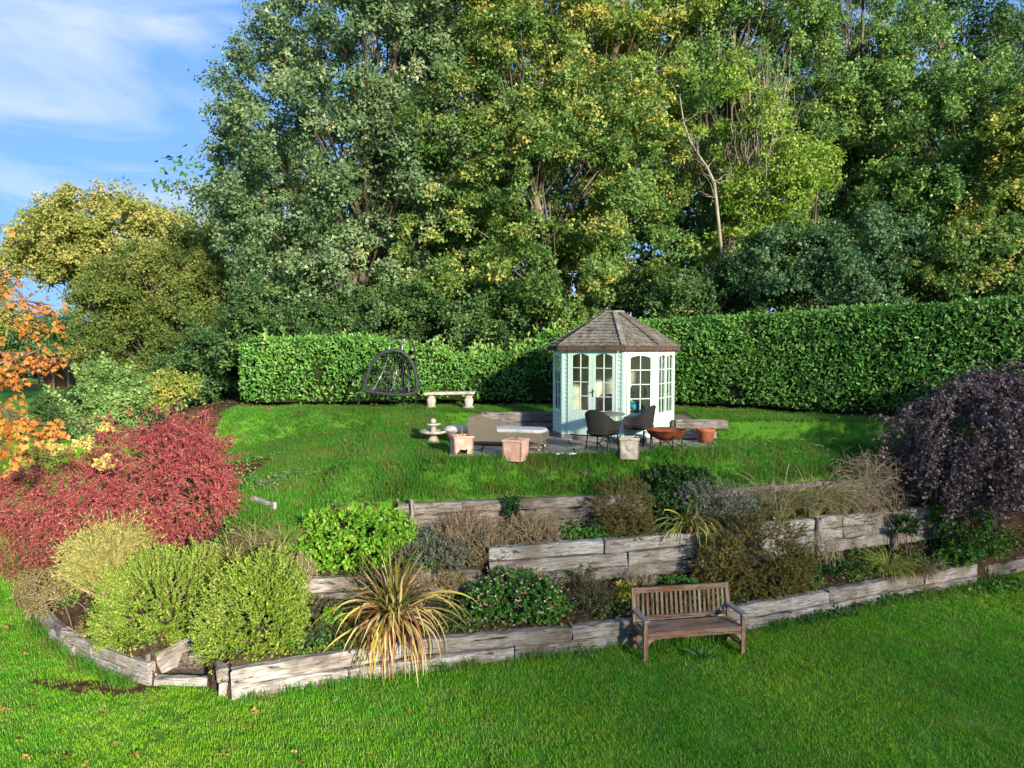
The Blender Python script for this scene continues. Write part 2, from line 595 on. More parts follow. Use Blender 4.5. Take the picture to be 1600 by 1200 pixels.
M_GRAVEL = plain_mat('gravel', '#2c241e', '#776a60', 40, .95, spec=.1, bmp=1.0, per_object=False)
ground_piece('flower_bed', 0, M_SOIL)
ground_piece('upper_lawn', 1, M_GRASSG)
ground_piece('woodland_floor', 2, M_LITTER)
ground_piece('patio_ground', 3, M_PATDIRT)
ground_piece('steps_ground', 4, M_GRAVEL)
lawn = MB().add([(-500, -200, 0), (500, -200, 0), (500, 900, 0), (-500, 900, 0)], [(0, 1, 2, 3)]).build('lawn', M_GRASSG)
tag(lawn, kind='structure')

pts_ = [(-5.75 + .95 * math.cos(a_) * (1 + .2 * math.sin(3 * a_)), 9.64 + .2 * math.sin(a_) * (1 + .25 * math.cos(5 * a_)) - .12 * math.cos(a_), .004) for a_ in np.linspace(0, 6.283, 24, endpoint=False)]
tag(MB().add(pts_, [tuple(range(24))]).build('bare_earth', M_LITTER), kind='structure')
# ------------------------------------------------------------------ grass blades (uncountable)
def grass_blade_mat(name, stops, dry, worn, lush):
    m, nt, p = new_mat(name)
    g = nt.nodes.new('ShaderNodeNewGeometry')
    f = noise(nt, g.outputs['Position'], .75, 5, .7)
    col = ramp(nt, f, stops)
    f3 = noise(nt, g.outputs['Position'], 2.6, 3, .6)
    col = mixcol(nt, ramp(nt, f3, [(.44, (0, 0, 0)), (.64, (.8, .8, .8))]), col, worn)
    f5 = noise(nt, g.outputs['Position'], .33, 2, .5)
    col = mixcol(nt, ramp(nt, f5, [(.45, (0, 0, 0)), (.66, (.55, .55, .55))]), col, lush)
    f2 = noise(nt, g.outputs['Position'], 90, 2, .5)
    col = mixcol(nt, ramp(nt, f2, [(.52, (0, 0, 0)), (.74, (.75, .75, .75))]), col, dry)
    nt.links.new(col, p.inputs['Base Color'])
    p.inputs['Roughness'].default_value = .5
    p.inputs['Specular IOR Level'].default_value = .25
    t = nt.nodes.new('ShaderNodeBsdfTranslucent')
    nt.links.new(col, t.inputs['Color'])
    mx = nt.nodes.new('ShaderNodeMixShader'); mx.inputs[0].default_value = .45
    nt.links.new(p.outputs[0], mx.inputs[1]); nt.links.new(t.outputs[0], mx.inputs[2])
    nt.links.new(mx.outputs[0], nt.nodes['Material Output'].inputs['Surface'])
    return m
M_BLADE = grass_blade_mat('grass_blade', [(.3, '#43860f'), (.48, '#54a018'), (.62, '#70ac1f'), (.78, '#92b230')], '#9aa648', '#7f9a44', '#8fae20')
M_BLADE_UP = grass_blade_mat('grass_blade_upper', [(.3, '#35761a'), (.5, '#47921f'), (.66, '#639a34'), (.8, '#8d9a4c')], '#98985a', '#77793e', '#2a651a')

def tuft_mesh(name, n, spread, hmin, hmax, w, m, lean=.5, g=None):
    P = np.c_[g.uniform(-spread, spread, n), g.uniform(-spread, spread, n), np.zeros(n)]
    h = g.uniform(hmin, hmax, n)
    a = g.uniform(0, 2 * np.pi, n)
    ln = g.uniform(.1, lean, n)
    d = np.c_[np.cos(a), np.sin(a), np.zeros(n)]
    s = np.c_[-np.sin(a), np.cos(a), np.zeros(n)] * (w / 2)
    mid = P + d * (h * ln * .35)[:, None] + np.array([0, 0, 1]) * (h * .6)[:, None]
    tip = P + d * (h * ln)[:, None] + np.array([0, 0, 1]) * h[:, None]
    Vv = np.stack([P - s, P + s, mid + s * .8, mid - s * .8, tip + s * .12, tip - s * .12], 1).reshape(-1, 3)
    b = np.arange(n)[:, None] * 6
    Ff = np.concatenate([b + np.array([[0, 1, 2, 3]]), b + np.array([[3, 2, 4, 5]])])
    me = np_mesh(name, Vv, Ff)
    me.materials.append(m)
    return me
def scatter(name, P, protos, smin, smax, label, kind='stuff', cat='grass', tilt=.15):
    """a cloud of points on which geometry nodes stand the tufts"""
    me = bpy.data.meshes.new(name)
    me.vertices.add(len(P)); me.vertices.foreach_set('co', np.ascontiguousarray(P, np.float32).ravel())
    me.update()
    o = link(bpy.data.objects.new(name, me))
    c = bpy.data.collections.new(name + '_tufts')
    for i, pm in enumerate(protos):
        c.objects.link(bpy.data.objects.new(name + '_tuft', pm))
    ng = bpy.data.node_groups.new(name, 'GeometryNodeTree')
    ng.interface.new_socket('Geometry', in_out='INPUT', socket_type='NodeSocketGeometry')
    ng.interface.new_socket('Geometry', in_out='OUTPUT', socket_type='NodeSocketGeometry')
    gi = ng.nodes.new('NodeGroupInput'); go = ng.nodes.new('NodeGroupOutput')
    iop = ng.nodes.new('GeometryNodeInstanceOnPoints')
    ci = ng.nodes.new('GeometryNodeCollectionInfo')
    ci.inputs['Collection'].default_value = c
    ci.inputs['Separate Children'].default_value = True
    ci.inputs['Reset Children'].default_value = True
    iop.inputs['Pick Instance'].default_value = True
    rv = ng.nodes.new('FunctionNodeRandomValue'); rv.data_type = 'FLOAT_VECTOR'
    rv.inputs[0].default_value = (-tilt, -tilt, 0); rv.inputs[1].default_value = (tilt, tilt, 6.283)
    rs = ng.nodes.new('FunctionNodeRandomValue'); rs.data_type = 'FLOAT'
    rs.inputs[2].default_value = smin; rs.inputs[3].default_value = smax
    rs.inputs['Seed'].default_value = 3
    ng.links.new(gi.outputs[0], iop.inputs['Points'])
    ng.links.new(ci.outputs[0], iop.inputs['Instance'])
    ng.links.new(rv.outputs[0], iop.inputs['Rotation'])
    ng.links.new(rs.outputs[1], iop.inputs['Scale'])
    ng.links.new(iop.outputs[0], go.inputs[0])
    mod = o.modifiers.new('scatter', 'NODES'); mod.node_group = ng
    return tag(o, label, cat, kind=kind)
gr = np.random.default_rng(3)
low_protos = [tuft_mesh('lawn_tuft', 16, .075, .022, .05, .0075, M_BLADE, .7, gr) for _ in range(5)]
up_protos = [tuft_mesh('upper_tuft', 16, .085, .035, .085, .0085, M_BLADE_UP, .9, gr) for _ in range(5)]
# lower lawn: the part near the camera, thinner with distance
n = 60000
X = gr.uniform(-13, 15, n); Y = gr.uniform(6.2, 18, n)
keep = (np.abs(X) < Y * .86 + .8) & (Y < y_of(W1, X) - .06) & (gr.random(n) < np.clip(14 / Y, .35, 1))
bare = np.exp(-(((X + 5.75) / 1.0) ** 2 + ((Y - 9.62) / .26) ** 2))
keep &= gr.random(n) > bare * .9
P = np.c_[X[keep], Y[keep], np.zeros(keep.sum())]
scatter('lawn_grass', P, low_protos, .75, 1.3, 'short bright green mown grass of the lower lawn')
n = 14000
X = gr.uniform(-30, -9.2, n); Y = gr.uniform(14, 34, n)
keep = (np.abs(X) < Y * .86 + .8)
scatter('far_grass', np.c_[X[keep], Y[keep], np.zeros(keep.sum())], low_protos, 1.2, 2.2, 'mown grass running past the end of the mound')
fsel = F[cls == 1]
cen = V[fsel]
n = 30000
pick = gr.integers(0, len(fsel), n)
uv = gr.random((n, 2, 1))
q = cen[pick]
P = (q[:, 0] * (1 - uv[:, 0]) + q[:, 1] * uv[:, 0]) * (1 - uv[:, 1]) + (q[:, 3] * (1 - uv[:, 0]) + q[:, 2] * uv[:, 0]) * uv[:, 1]
hb = y_of(HEDGE, P[:, 0]) - P[:, 1]
keep = (gr.random(n) < np.clip(hb / 1.6, .12, 1)) & (P[:, 1] < 20)
P = P[keep]; P[:, 2] -= .01
scatter('upper_grass', P, up_protos, .6, 1.25, 'longer rough grass on the upper lawn and its bank')
# ragged long tufts along the feet of walls and over the top wall's edge
edge_protos = [tuft_mesh('edge_tuft', 22, .1, .09, .2, .009, M_BLADE_UP, 1.1, gr) for _ in range(4)]
xs = gr.uniform(-8.5, 10, 900)
P1 = np.c_[xs, y_of(W1, xs) - .14 - gr.random(900) * .12, np.zeros(900)]
P1 = P1[(xs < -5.2) | (xs > -3.6)]
P1 = P1[gr.random(len(P1)) < .45]
xs = gr.uniform(-2.4, 9, 700); ys = y_of(W3, xs) + .16 + gr.random(700) * .3
P2 = np.c_[xs, ys, H(xs, ys)]
xs = gr.uniform(-1.3, 4.4, 420); ys = np.maximum(PATIO[1], y_of(W3, xs) + .5) + gr.normal(.06, .12, 420)
P3 = np.c_[xs, ys, H(xs, ys) - .02]
scatter('edge_grass', np.concatenate([P1, P2, P3]), edge_protos, .5, 1.1, 'ragged grass tufts along the wall edges')

# dead leaves and seedlings hide most of the soil in the beds
M_LITLEAF = leaf_mat('bed_litter_leaf', [(0, '#3a2c20'), (.5, '#5f4a36'), (1, '#8a7152')], .1, .85, .1)
M_SEED = leaf_mat('bed_seedling_leaf', [(0, '#2c4a1c'), (.5, '#48702a'), (1, '#7d8c44')], .25, .6, .2)
def on_faces(k, n):
    fs_ = F[cls == k]; q_ = V[fs_[gr.integers(0, len(fs_), n)]]
    u_ = gr.random((n, 1)); v_ = gr.random((n, 1))
    return (q_[:, 0] * (1 - u_) + q_[:, 1] * u_) * (1 - v_) + (q_[:, 3] * (1 - u_) + q_[:, 2] * u_) * v_
P = on_faces(0, 17000); n = len(P); P[:, 2] += gr.uniform(.005, .03, n)
V_, F_, li = leaf_arrays(P, unit(randdir(n) * np.array([1, 1, .25])), unit(randdir(n) * .45 + np.array([0, 0, 1])), .055 * gr.uniform(.6, 1.4, n), LEAF4W)
me = np_mesh('bed_litter', V_, F_, gr.random(n)[li]); me.materials.append(M_LITLEAF)
tag(link(bpy.data.objects.new('bed_litter', me)), 'brown dead leaves lying over the soil of the beds', 'leaf litter', kind='stuff')
P = on_faces(0, 4200); m_ = lumps(P, 1.3, 5) > -.35; P = P[m_]
P = np.repeat(P, 9, 0) + gr.normal(size=(len(P) * 9, 3)) * np.array([.07, .07, 0]); n = len(P); P[:, 2] = H(P[:, 0], P[:, 1]) + gr.uniform(.01, .11, n)
V_, F_, li = leaf_arrays(P, unit(randdir(n) + np.array([0, 0, .5])), unit(randdir(n) * .6 + np.array([0, -.3, .8])), .05 * gr.uniform(.6, 1.4, n), LEAF4W)
me = np_mesh('bed_seedlings', V_, F_, gr.random(n)[li]); me.materials.append(M_SEED)
tag(link(bpy.data.objects.new('bed_seedlings', me)), 'low green seedlings and weeds covering the beds', 'weeds', kind='stuff')
P = on_faces(2, 9000); P = P[P[:, 1] < 23]; n = len(P); P[:, 2] += .02
V_, F_, li = leaf_arrays(P, unit(randdir(n) * np.array([1, 1, .25])), unit(randdir(n) * .45 + np.array([0, 0, 1])), .08 * gr.uniform(.6, 1.4, n), LEAF4W)
me = np_mesh('wood_litter', V_, F_, gr.random(n)[li]); me.materials.append(M_LITLEAF)
tag(link(bpy.data.objects.new('wood_litter', me)), 'brown leaf litter under the trees behind the hedge', 'leaf litter', kind='stuff')

# ------------------------------------------------------------------ railway sleeper walls
M_SLEEPER = wood_mat('sleeper_timber', [(.28, '#4f4741'), (.40, '#7d7872'), (.54, '#9b9995'), (.66, '#aba9a6'), (.78, '#6d645b')], (4.2, 34, 34), crack='#2b1f18', crack_amt=.9, bmp=1.0, tint='#57483b')
M_SLEEPER_D = wood_mat('dark_sleeper_timber', [(.25, '#40362f'), (.42, '#716860'), (.58, '#97928b'), (.7, '#88817a'), (.8, '#5a4b40')], (4.2, 34, 34), crack='#211915', crack_amt=.85, bmp=.9, tint='#46362b')
def sleeper_mesh(L, h, d, seed, rough=.006):
    g = np.random.default_rng(seed)
    k = max(6, int(L / .16))
    xs = np.linspace(-L / 2, L / 2, k)
    b = .022
    prof = np.array([(-d / 2 + b, -h / 2), (d / 2 - b, -h / 2), (d / 2, -h / 2 + b), (d / 2, h / 2 - b), (d / 2 - b, h / 2), (-d / 2 + b, h / 2), (-d / 2, h / 2 - b), (-d / 2, -h / 2 + b)])
    m = len(prof)
    Vv = np.zeros((k, m, 3))
    Vv[:, :, 0] = xs[:, None]
    Vv[:, :, 1:] = prof[None]
    Vv += g.normal(size=(k, m, 3)) * rough * np.array([.3, 1, 1])
    # a worn, sagging top edge
    wear = np.cumsum(g.normal(size=k)) * .0015
    Vv[:, 4:7, 2] -= np.clip(np.abs(wear - wear.mean()), 0, .02)[:, None] + (g.random((k, 1)) < .12) * g.random((k, 1)) * .035
    Vv[0, :, 0] += g.normal(size=m) * .012; Vv[-1, :, 0] += g.normal(size=m) * .012
    mb = MB()
    fs = [(i * m + j, i * m + (j + 1) % m, (i + 1) * m + (j + 1) % m, (i + 1) * m + j) for i in range(k - 1) for j in range(m)]
    fs = [tuple(reversed(f)) for f in fs]
    fs += [tuple(range(m)), tuple((k - 1) * m + j for j in reversed(range(m)))]
    mb.add(Vv.reshape(-1, 3), fs)
    return mb
_seed = [100]
def put_sleeper(wall, a, b, z, h, d, m, jitter=.02, name='sleeper'):
    _seed[0] += 1
    L = math.hypot(b[0] - a[0], b[1] - a[1])
    o = sleeper_mesh(L - .022, h - .012, d, _seed[0]).build(name, m, wall)
    g = random.Random(_seed[0])
    off = g.uniform(-jitter, jitter)
    an = math.atan2(b[1] - a[1], b[0] - a[0])
    o.location = ((a[0] + b[0]) / 2 - math.sin(an) * off, (a[1] + b[1]) / 2 + math.cos(an) * off, z + h / 2)
    o.rotation_euler = (g.uniform(-.015, .015), g.uniform(-.004, .004), an + g.uniform(-.004, .004))
    return o
def walk(pts, s):
    p = np.array([(q[0], q[1]) for q in pts], float)
    seg = np.hypot(*(p[1:] - p[:-1]).T)
    c = np.concatenate([[0], np.cumsum(seg)])
    return np.array([np.interp(s, c, p[:, 0]), np.interp(s, c, p[:, 1])]), c[-1]
def course(wall, pts, z, h, d, m, L, start=0.0):
    _, tot = walk(pts, 0)
    s = 0.0
    first = L - start if start else L
    step = first
    while s < tot - .05:
        e = min(s + step, tot)
        if tot - e < .35: e = tot
        a, _ = walk(pts, s); b, _ = walk(pts, e)
        put_sleeper(wall, a, b, z, h, d, m)
        s = e
        step = L
def post(wall, x, y, z0, z1, m, w=.11, d=.07, lean=0.0):
    o = sleeper_mesh(z1 - z0, w, d, _seed[0] + 500, .004).build('post', m, wall)
    _seed[0] += 1
    o.location = (x, y, (z0 + z1) / 2)
    o.rotation_euler = (R(90), R(-90) + lean, 0)
    return o
def sub(W, x0, x1, off=0.0):
    xs = [x0] + [x for x in W[:, 0] if x0 < x < x1] + [x1]
    return [(x, float(y_of(W, x)) + off) for x in xs]

w = thing('sleeper_wall', 'lowest pale timber sleeper wall, running along the lower lawn behind the slatted bench', 'wall')
course(w, W1R, -.05, .235, .17, M_SLEEPER, 2.45, .9)
course(w, W1R, .185, .235, .17, M_SLEEPER, 2.45)
w = thing('sleeper_wall', 'weedy single sleepers continuing past the far end of the lowest wall', 'wall')
course(w, [(9.5, 14.32), (11.4, 15.1), (13.2, 15.8)], -.03, .3, .17, M_SLEEPER, 1.9)
w = thing('sleeper_wall', 'short corner of stacked sleepers beside the timber steps', 'wall')
course(w, [(W1C[0].x - .02, W1C[0].y + .75), (W1C[0].x, W1C[0].y + .02), (W1C[1].x - .1, W1C[1].y + .06)], -.04, .23, .16, M_SLEEPER, .75)
course(w, [(W1C[0].x - .02, W1C[0].y + .75), (W1C[0].x, W1C[0].y + .02), (W1C[1].x - .1, W1C[1].y + .06)], .19, .2, .16, M_SLEEPER, .6, .15)
w = thing('sleeper_wall', 'low curved timber edging wall round the foot of the clipped green shrubs', 'wall')
left = [(-9.9, 15.2)] + [(p.x, p.y) for p in W1L]
course(w, left, -.05, .2, .13, M_SLEEPER, 1.0, .3)
course(w, left, .15, .17, .13, M_SLEEPER, 1.05)
w = thing('sleeper_wall', 'middle pale timber sleeper wall between two planted beds', 'wall')
course(w, sub(W2, -.38, 9.4), .70, .235, .17, M_SLEEPER, 2.4, 1.1)
course(w, sub(W2, -.38, 9.4), .935, .235, .17, M_SLEEPER, 2.4)
course(w, sub(W2, -.40, 9.4, .015), 1.17, .235, .2, M_SLEEPER, 2.6, .6)
for x in (5.85, 7.65):
    post(w, x, float(y_of(W2, x)) - .135, .55, 1.42, M_SLEEPER, .13, .08)
w = thing('sleeper_wall', 'brown low sleeper wall half hidden behind the dry yellow strap-leaved plant', 'wall')
course(w, sub(W2, -3.55, -.5), .60, .235, .17, M_SLEEPER_D, 2.2, .5)
course(w, sub(W2, -3.55, -.5), .835, .235, .17, M_SLEEPER_D, 2.3)
w = thing('sleeper_wall', 'topmost rotten brown sleeper wall holding up the bank of the upper lawn', 'wall')
course(w, sub(W3, -2.05, 9.6), 1.34, .22, .17, M_SLEEPER_D, 2.4, .8)
course(w, sub(W3, -2.05, 9.6), 1.56, .22, .17, M_SLEEPER_D, 2.5)
course(w, sub(W3, -2.0, 9.6), 1.78, .2, .19, M_SLEEPER_D, 2.45, 1.3)
for x in (-1.72, 7.95, 8.13):
    post(w, x, float(y_of(W3, x)) - .135, 1.25, 2.06, M_SLEEPER_D, .1, .07)
# small retaining timbers beside the paving
w = thing('sleeper_wall', 'two stacked grey sleepers retaining the bank behind the wicker daybed', 'wall')
for i in range(2):
    put_sleeper(w, (-.78 + .06 * (1 - i), 17.72), (1.35, 17.74), 2.56 + i * .25, .25, .16, M_SLEEPER)
w = thing('sleeper_wall', 'short stacked sleepers retaining the bank beside the round terracotta pot', 'wall')
put_sleeper(w, (3.62, 15.98), (4.55, 15.9), 2.62, .21, .15, M_SLEEPER)
put_sleeper(w, (3.66, 16.02), (4.82, 15.92), 2.83, .23, .15, M_SLEEPER)
# timber steps up between the two clipped shrubs
w = thing('timber_steps', 'weathered timber steps with gravel treads between two clipped green shrubs', 'steps')
put_sleeper(w, (-5.02, 9.86), (-4.28, 11.5), .02, .36, .07, M_SLEEPER, name='side_board')
put_sleeper(w, (-4.96, 9.74), (-4.2, 9.72), -.06, .17, .14, M_SLEEPER, name='riser')
put_sleeper(w, (-4.72, 10.27), (-4.05, 10.23), .02, .2, .06, M_SLEEPER_D, name='riser')
put_sleeper(w, (-4.5, 10.72), (-3.95, 10.68), .2, .22, .06, M_SLEEPER_D, name='riser')
post(w, -5.07, 9.8, -.05, .4, M_SLEEPER_D, .09, .09)
a = at(394, 772, 12.6); b = at(432, 787, 12.1)
w = thing('edging_board', 'short grey edging board set into the grass beside the red shrub', 'board')
put_sleeper(w, (a.x, a.y), (b.x, b.y), hz((a.x + b.x) / 2, (a.y + b.y) / 2) - .06, .17, .06, M_SLEEPER, name='plank')

# ------------------------------------------------------------------ paving in front of the summerhouse
M_SLAB = plain_mat('paving_slab', '#6d655a', '#9b9284', 6, .9, spec=.15, bmp=.4)
pv = thing('paving', 'worn grey paving slabs in front of the summerhouse', 'paving')
g = random.Random(5)
slab_m = None
for i in range(9):
    for j in range(5):
        cx, cyy = -.9 + i * .61 + g.uniform(-.02, .02), 13.75 + j * .61 + g.uniform(-.02, .02)
        if (cx > 2.9 and cyy < 14.9) or cyy < float(y_of(W3, cx)) + .9: continue
        if j == 0 and g.random() < .55: continue
        if slab_m is None:
            o = MB().box((0, 0, 0), (.585, .585, .05)).build('slab', M_SLAB, pv, .008)
            slab_m = o
        else:
            o = slab_m.copy(); link(o, pv)
        o.location = (cx, cyy, PATIO_Z + .008 + g.uniform(-.008, .008))
        o.rotation_euler = (g.uniform(-.012, .012), g.uniform(-.012, .012), g.uniform(-.03, .03))

# ------------------------------------------------------------------ summerhouse
def aged_paint(name, c1, c2, stain):
    m = plain_mat(name, c1, c2, 3, .55, spec=.35)
    nt = m.node_tree; p = nt.nodes['Principled BSDF']
    old = p.inputs['Base Color'].links[0].from_socket
    f = noise(nt, mapped(nt, 'Object', (1.5, 1.5, 6)), 2.2, 6, .7)
    nt.links.new(mixcol(nt, ramp(nt, f, [(.5, (0, 0, 0)), (.8, (.6, .6, .6))]), old, stain), p.inputs['Base Color'])
    return m
M_MINT_TRIM = plain_mat('mint_trim_paint', '#b1c9b9', '#c2d7c8', 3, .5, spec=.35)
M_SHINGLE = wood_mat('cedar_shingle', [(.2, '#47423b'), (.42, '#6b665c'), (.6, '#88827a'), (.8, '#6a6d5a')], (9, 9, 3), crack='#2a2420', crack_amt=.6, bmp=.7, tint='#565a42')
M_FASCIA = wood_mat('cedar_edge', [(.3, '#4c3a31'), (.5, '#655047'), (.7, '#40312a')], (6, 20, 20), crack='#2c1a14', crack_amt=.5, tint='#4a3a33')
M_MINT = aged_paint('mint_boards', '#a8c2b0', '#bbd2c2', '#84998a')
M_CREAM = plain_mat('cream_lining', '#ddd3be', '#e8e0d0', 4, .7, spec=.2)
M_FLOORB = plain_mat('summerhouse_floor', '#6d5a45', '#806a52', 6, .7)
M_BRASS = plain_mat('brass', '#a8894a', '#b89a58', 10, .35, metal=1.0)
M_DARK = plain_mat('dark_iron', '#23211f', '#35312d', 14, .5, metal=.6)
def glass_mat():
    m = bpy.data.materials.new('window_glass'); m.use_nodes = True
    nt = m.node_tree
    nt.nodes.clear()
    o = nt.nodes.new('ShaderNodeOutputMaterial')
    tr = nt.nodes.new('ShaderNodeBsdfTransparent'); tr.inputs[0].default_value = (.95, .97, .96, 1)
    gl = nt.nodes.new('ShaderNodeBsdfGlossy'); gl.inputs['Roughness'].default_value = .02
    fr = nt.nodes.new('ShaderNodeFresnel'); fr.inputs[0].default_value = 1.5
    mx = nt.nodes.new('ShaderNodeMixShader')
    nt.links.new(fr.outputs[0], mx.inputs[0]); nt.links.new(tr.outputs[0], mx.inputs[1]); nt.links.new(gl.outputs[0], mx.inputs[2])
    nt.links.new(mx.outputs[0], o.inputs[0])
    return m
M_GLASS = glass_mat()

SH_RZ = R(-33.5)
SH_LOC = Vector((2.33, 16.55, PATIO_Z))
sh = thing('summerhouse', 'pale mint green octagonal timber summerhouse with shingled roof and glazed doors', 'summerhouse', SH_LOC, SH_RZ)
def sh_pt(x, y, z): return SH_LOC + Matrix.Rotation(SH_RZ, 3, 'Z') @ Vector((x, y, z))
OCT = [(-.75, -1.03), (.75, -1.03), (1.266, -.515), (1.266, .515), (.75, 1.03), (-.75, 1.03), (-1.266, .515), (-1.266, -.515)]
BZ, TZ = .13, 2.08                      # wall foot and wall head
class Face:
    """a wall face: u along it, w outwards, z up"""
    def __init__(self, i):
        self.a = Vector(OCT[i] + (0,)); self.b = Vector(OCT[(i + 1) % 8] + (0,))
        self.L = (self.b - self.a).length
        self.u = (self.b - self.a).normalized()
        self.w = Vector((self.u.y, -self.u.x, 0))
        self.M = Matrix((self.u, self.w, Vector((0, 0, 1)))).transposed()
    def p(self, u, w, z): return self.a + self.u * u + self.w * w + Vector((0, 0, z))
    def box(self, mb, u0, u1, w0, w1, z0, z1):
        mb.box(self.p((u0 + u1) / 2, (w0 + w1) / 2, (z0 + z1) / 2), (u1 - u0, w1 - w0, z1 - z0), self.M)
    def poly(self, mb, pts, w0, w1):
        n = len(pts)
        vs = [self.p(u, w0, z) for u, z in pts] + [self.p(u, w1, z) for u, z in pts]
        fs = [tuple(range(n)), tuple(range(2 * n - 1, n - 1, -1))] + [(i, i + n, (i + 1) % n + n, (i + 1) % n) for i in range(n)]
        mb.add(vs, fs)
def cladding(fc, rects):
    mb = MB()
    for (u0, u1, z0, z1) in rects:
        n = max(1, round((z1 - z0) / .095))
        h = (z1 - z0) / n
        for i in range(n):               # each board leans out at its foot
            za, zb = z0 + i * h, z0 + (i + 1) * h - .010
            vs = [fc.p(u0, -.012, za), fc.p(u1, -.012, za), fc.p(u1, .019, za), fc.p(u0, .019, za),
                  fc.p(u0, -.012, zb), fc.p(u1, -.012, zb), fc.p(u1, .003, zb), fc.p(u0, .003, zb)]
            mb.add(vs, [(0, 1, 2, 3), (7, 6, 5, 4), (0, 4, 5, 1), (3, 2, 6, 7), (0, 3, 7, 4), (1, 5, 6, 2)])
    # backing boards so that no light shows through the laps
    for (u0, u1, z0, z1) in rects:
        fc.box(mb, u0 + .002, u1 - .002, -.035, -.014, z0 + .002, z1)
    o = mb.build('cladding', M_MINT, sh)
    lin_ = MB()
    for (u0, u1, z0, z1) in rects:
        fc.box(lin_, u0 + .004, u1 - .004, -.05, -.037, z0 + .002, z1)
    lin_.build('inner_lining', M_CREAM, sh)
    return o
def glazed(fc, u0, u1, z0, z1, name, sash=.062, cols=2, rows=4, gz0=None, panel=False):
    """a sash or door leaf: frame, arched head, bars; each pane a child"""
    mb = MB()
    gz0 = gz0 if gz0 is not None else z0 + sash
    gz1 = z1 - sash
    a, b = u0 + sash, u1 - sash
    W0, W1_ = -.012, .026
    fc.box(mb, u0, a, W0, W1_, z0, z1); fc.box(mb, b, u1, W0, W1_, z0, z1)
    fc.box(mb, a, b, W0, W1_, z0, gz0)
    # arched head rail
    rise = min(.055, (b - a) * .16)
    arc = [(a + (b - a) * k / 10, gz1 - rise + rise * math.sin(math.pi * k / 10) ** .7) for k in range(11)]
    for k in range(10):
        fc.poly(mb, [arc[k], arc[k + 1], (arc[k + 1][0], z1), (arc[k][0], z1)], W0, W1_)
    bw = .017
    pw = (b - a) / cols; ph = (gz1 - gz0) / rows
    for c in range(1, cols):
        fc.box(mb, a + c * pw - bw / 2, a + c * pw + bw / 2, W0 + .008, W1_ - .006, gz0, gz1 - .004)
    for r_ in range(1, rows):
        fc.box(mb, a, b, W0 + .009, W1_ - .008, gz0 + r_ * ph - bw / 2, gz0 + r_ * ph + bw / 2)
    o = mb.build(name, M_MINT_TRIM, sh)
    for c in range(cols):
        for r_ in range(rows):
            g_ = MB()
            fc.box(g_, a + c * pw + .001, a + (c + 1) * pw - .001, .001, .005, gz0 + r_ * ph + .001, gz0 + (r_ + 1) * ph - .001)
            g_.build('pane', M_GLASS, o)
    if panel:
        pm = MB()
        m_ = (u1 - u0) * .3
        zb0, zb1 = z0 + .2, gz0 - .12
        uu0, uu1 = u0 + m_, u1 - m_
        fc.box(pm, uu0, uu1, W1_ - .002, W1_ + .006, zb0, zb0 + .016); fc.box(pm, uu0, uu1, W1_ - .002, W1_ + .006, zb1 - .016, zb1)
        fc.box(pm, uu0, uu0 + .016, W1_ - .002, W1_ + .006, zb0 + .016, zb1 - .016); fc.box(pm, uu1 - .016, uu1, W1_ - .002, W1_ + .006, zb0 + .016, zb1 - .016)
        pm.build('lower_panel', M_MINT_TRIM, o)
    return o
faces = [Face(i) for i in range(8)]
# front: double doors between narrow strips
f = faces[0]
cladding(f, [(.03, .155, BZ, TZ)])
cladding(f, [(1.345, f.L - .03, BZ, TZ)])
mb = MB()
f.box(mb, .155, .18, -.02, .034, BZ, TZ - .06); f.box(mb, 1.32, 1.345, -.02, .034, BZ, TZ - .06); f.box(mb, .155, 1.345, -.02, .036, TZ - .06, TZ)
mb.build('door_frame', M_MINT_TRIM, sh)
dl = glazed(f, .184, .748, BZ + .02, TZ - .064, 'door', .075, gz0=.70, panel=True)
dr = glazed(f, .752, 1.316, BZ + .02, TZ - .064, 'door', .075, gz0=.70, panel=True)
hd = MB()
f.box(hd, .764, .79, .027, .034, 1.0, 1.17)
hd.tube([f.p(.777, .03, 1.12), f.p(.777, .075, 1.12), f.p(.86, .078, 1.12)], .008, 6)
hd.build('door_handle', M_BRASS, dr)
# faces with windows
def win_face(i, wins, zb=.62):
    f = faces[i]
    us = [w for w in wins]
    rects = [(.03, f.L - .03, BZ, zb - .03), (.03, f.L - .03, TZ - .1, TZ), (.03, us[0][0] - .022, zb - .03, TZ - .1), (us[-1][1] + .022, f.L - .03, zb - .03, TZ - .1)]
    cladding(f, [r_ for r_ in rects if r_[1] - r_[0] > .004])
    m = MB()
    f.box(m, us[0][0] - .022, us[-1][1] + .022, -.02, .04, zb - .03, zb); f.box(m, us[0][0] - .022, us[-1][1] + .022, -.02, .034, TZ - .122, TZ - .1)
    f.box(m, us[0][0] - .022, us[0][0] - .002, -.02, .034, zb, TZ - .122); f.box(m, us[-1][1] + .002, us[-1][1] + .022, -.02, .034, zb, TZ - .122)
    m.build('window_frame', M_MINT_TRIM, sh)
    for (a, b) in us:
        glazed(f, a, b, zb + .002, TZ - .124, 'window', .05 if b - a > .45 else .04)
win_face(1, [(.085, .645)])
win_face(7, [(.085, .645)])
win_face(2, [(.075, .513), (.517, .955)])
win_face(6, [(.075, .513), (.517, .955)])
for i in (3, 4, 5):
    cladding(faces[i], [(.03, faces[i].L - .03, BZ, TZ)])
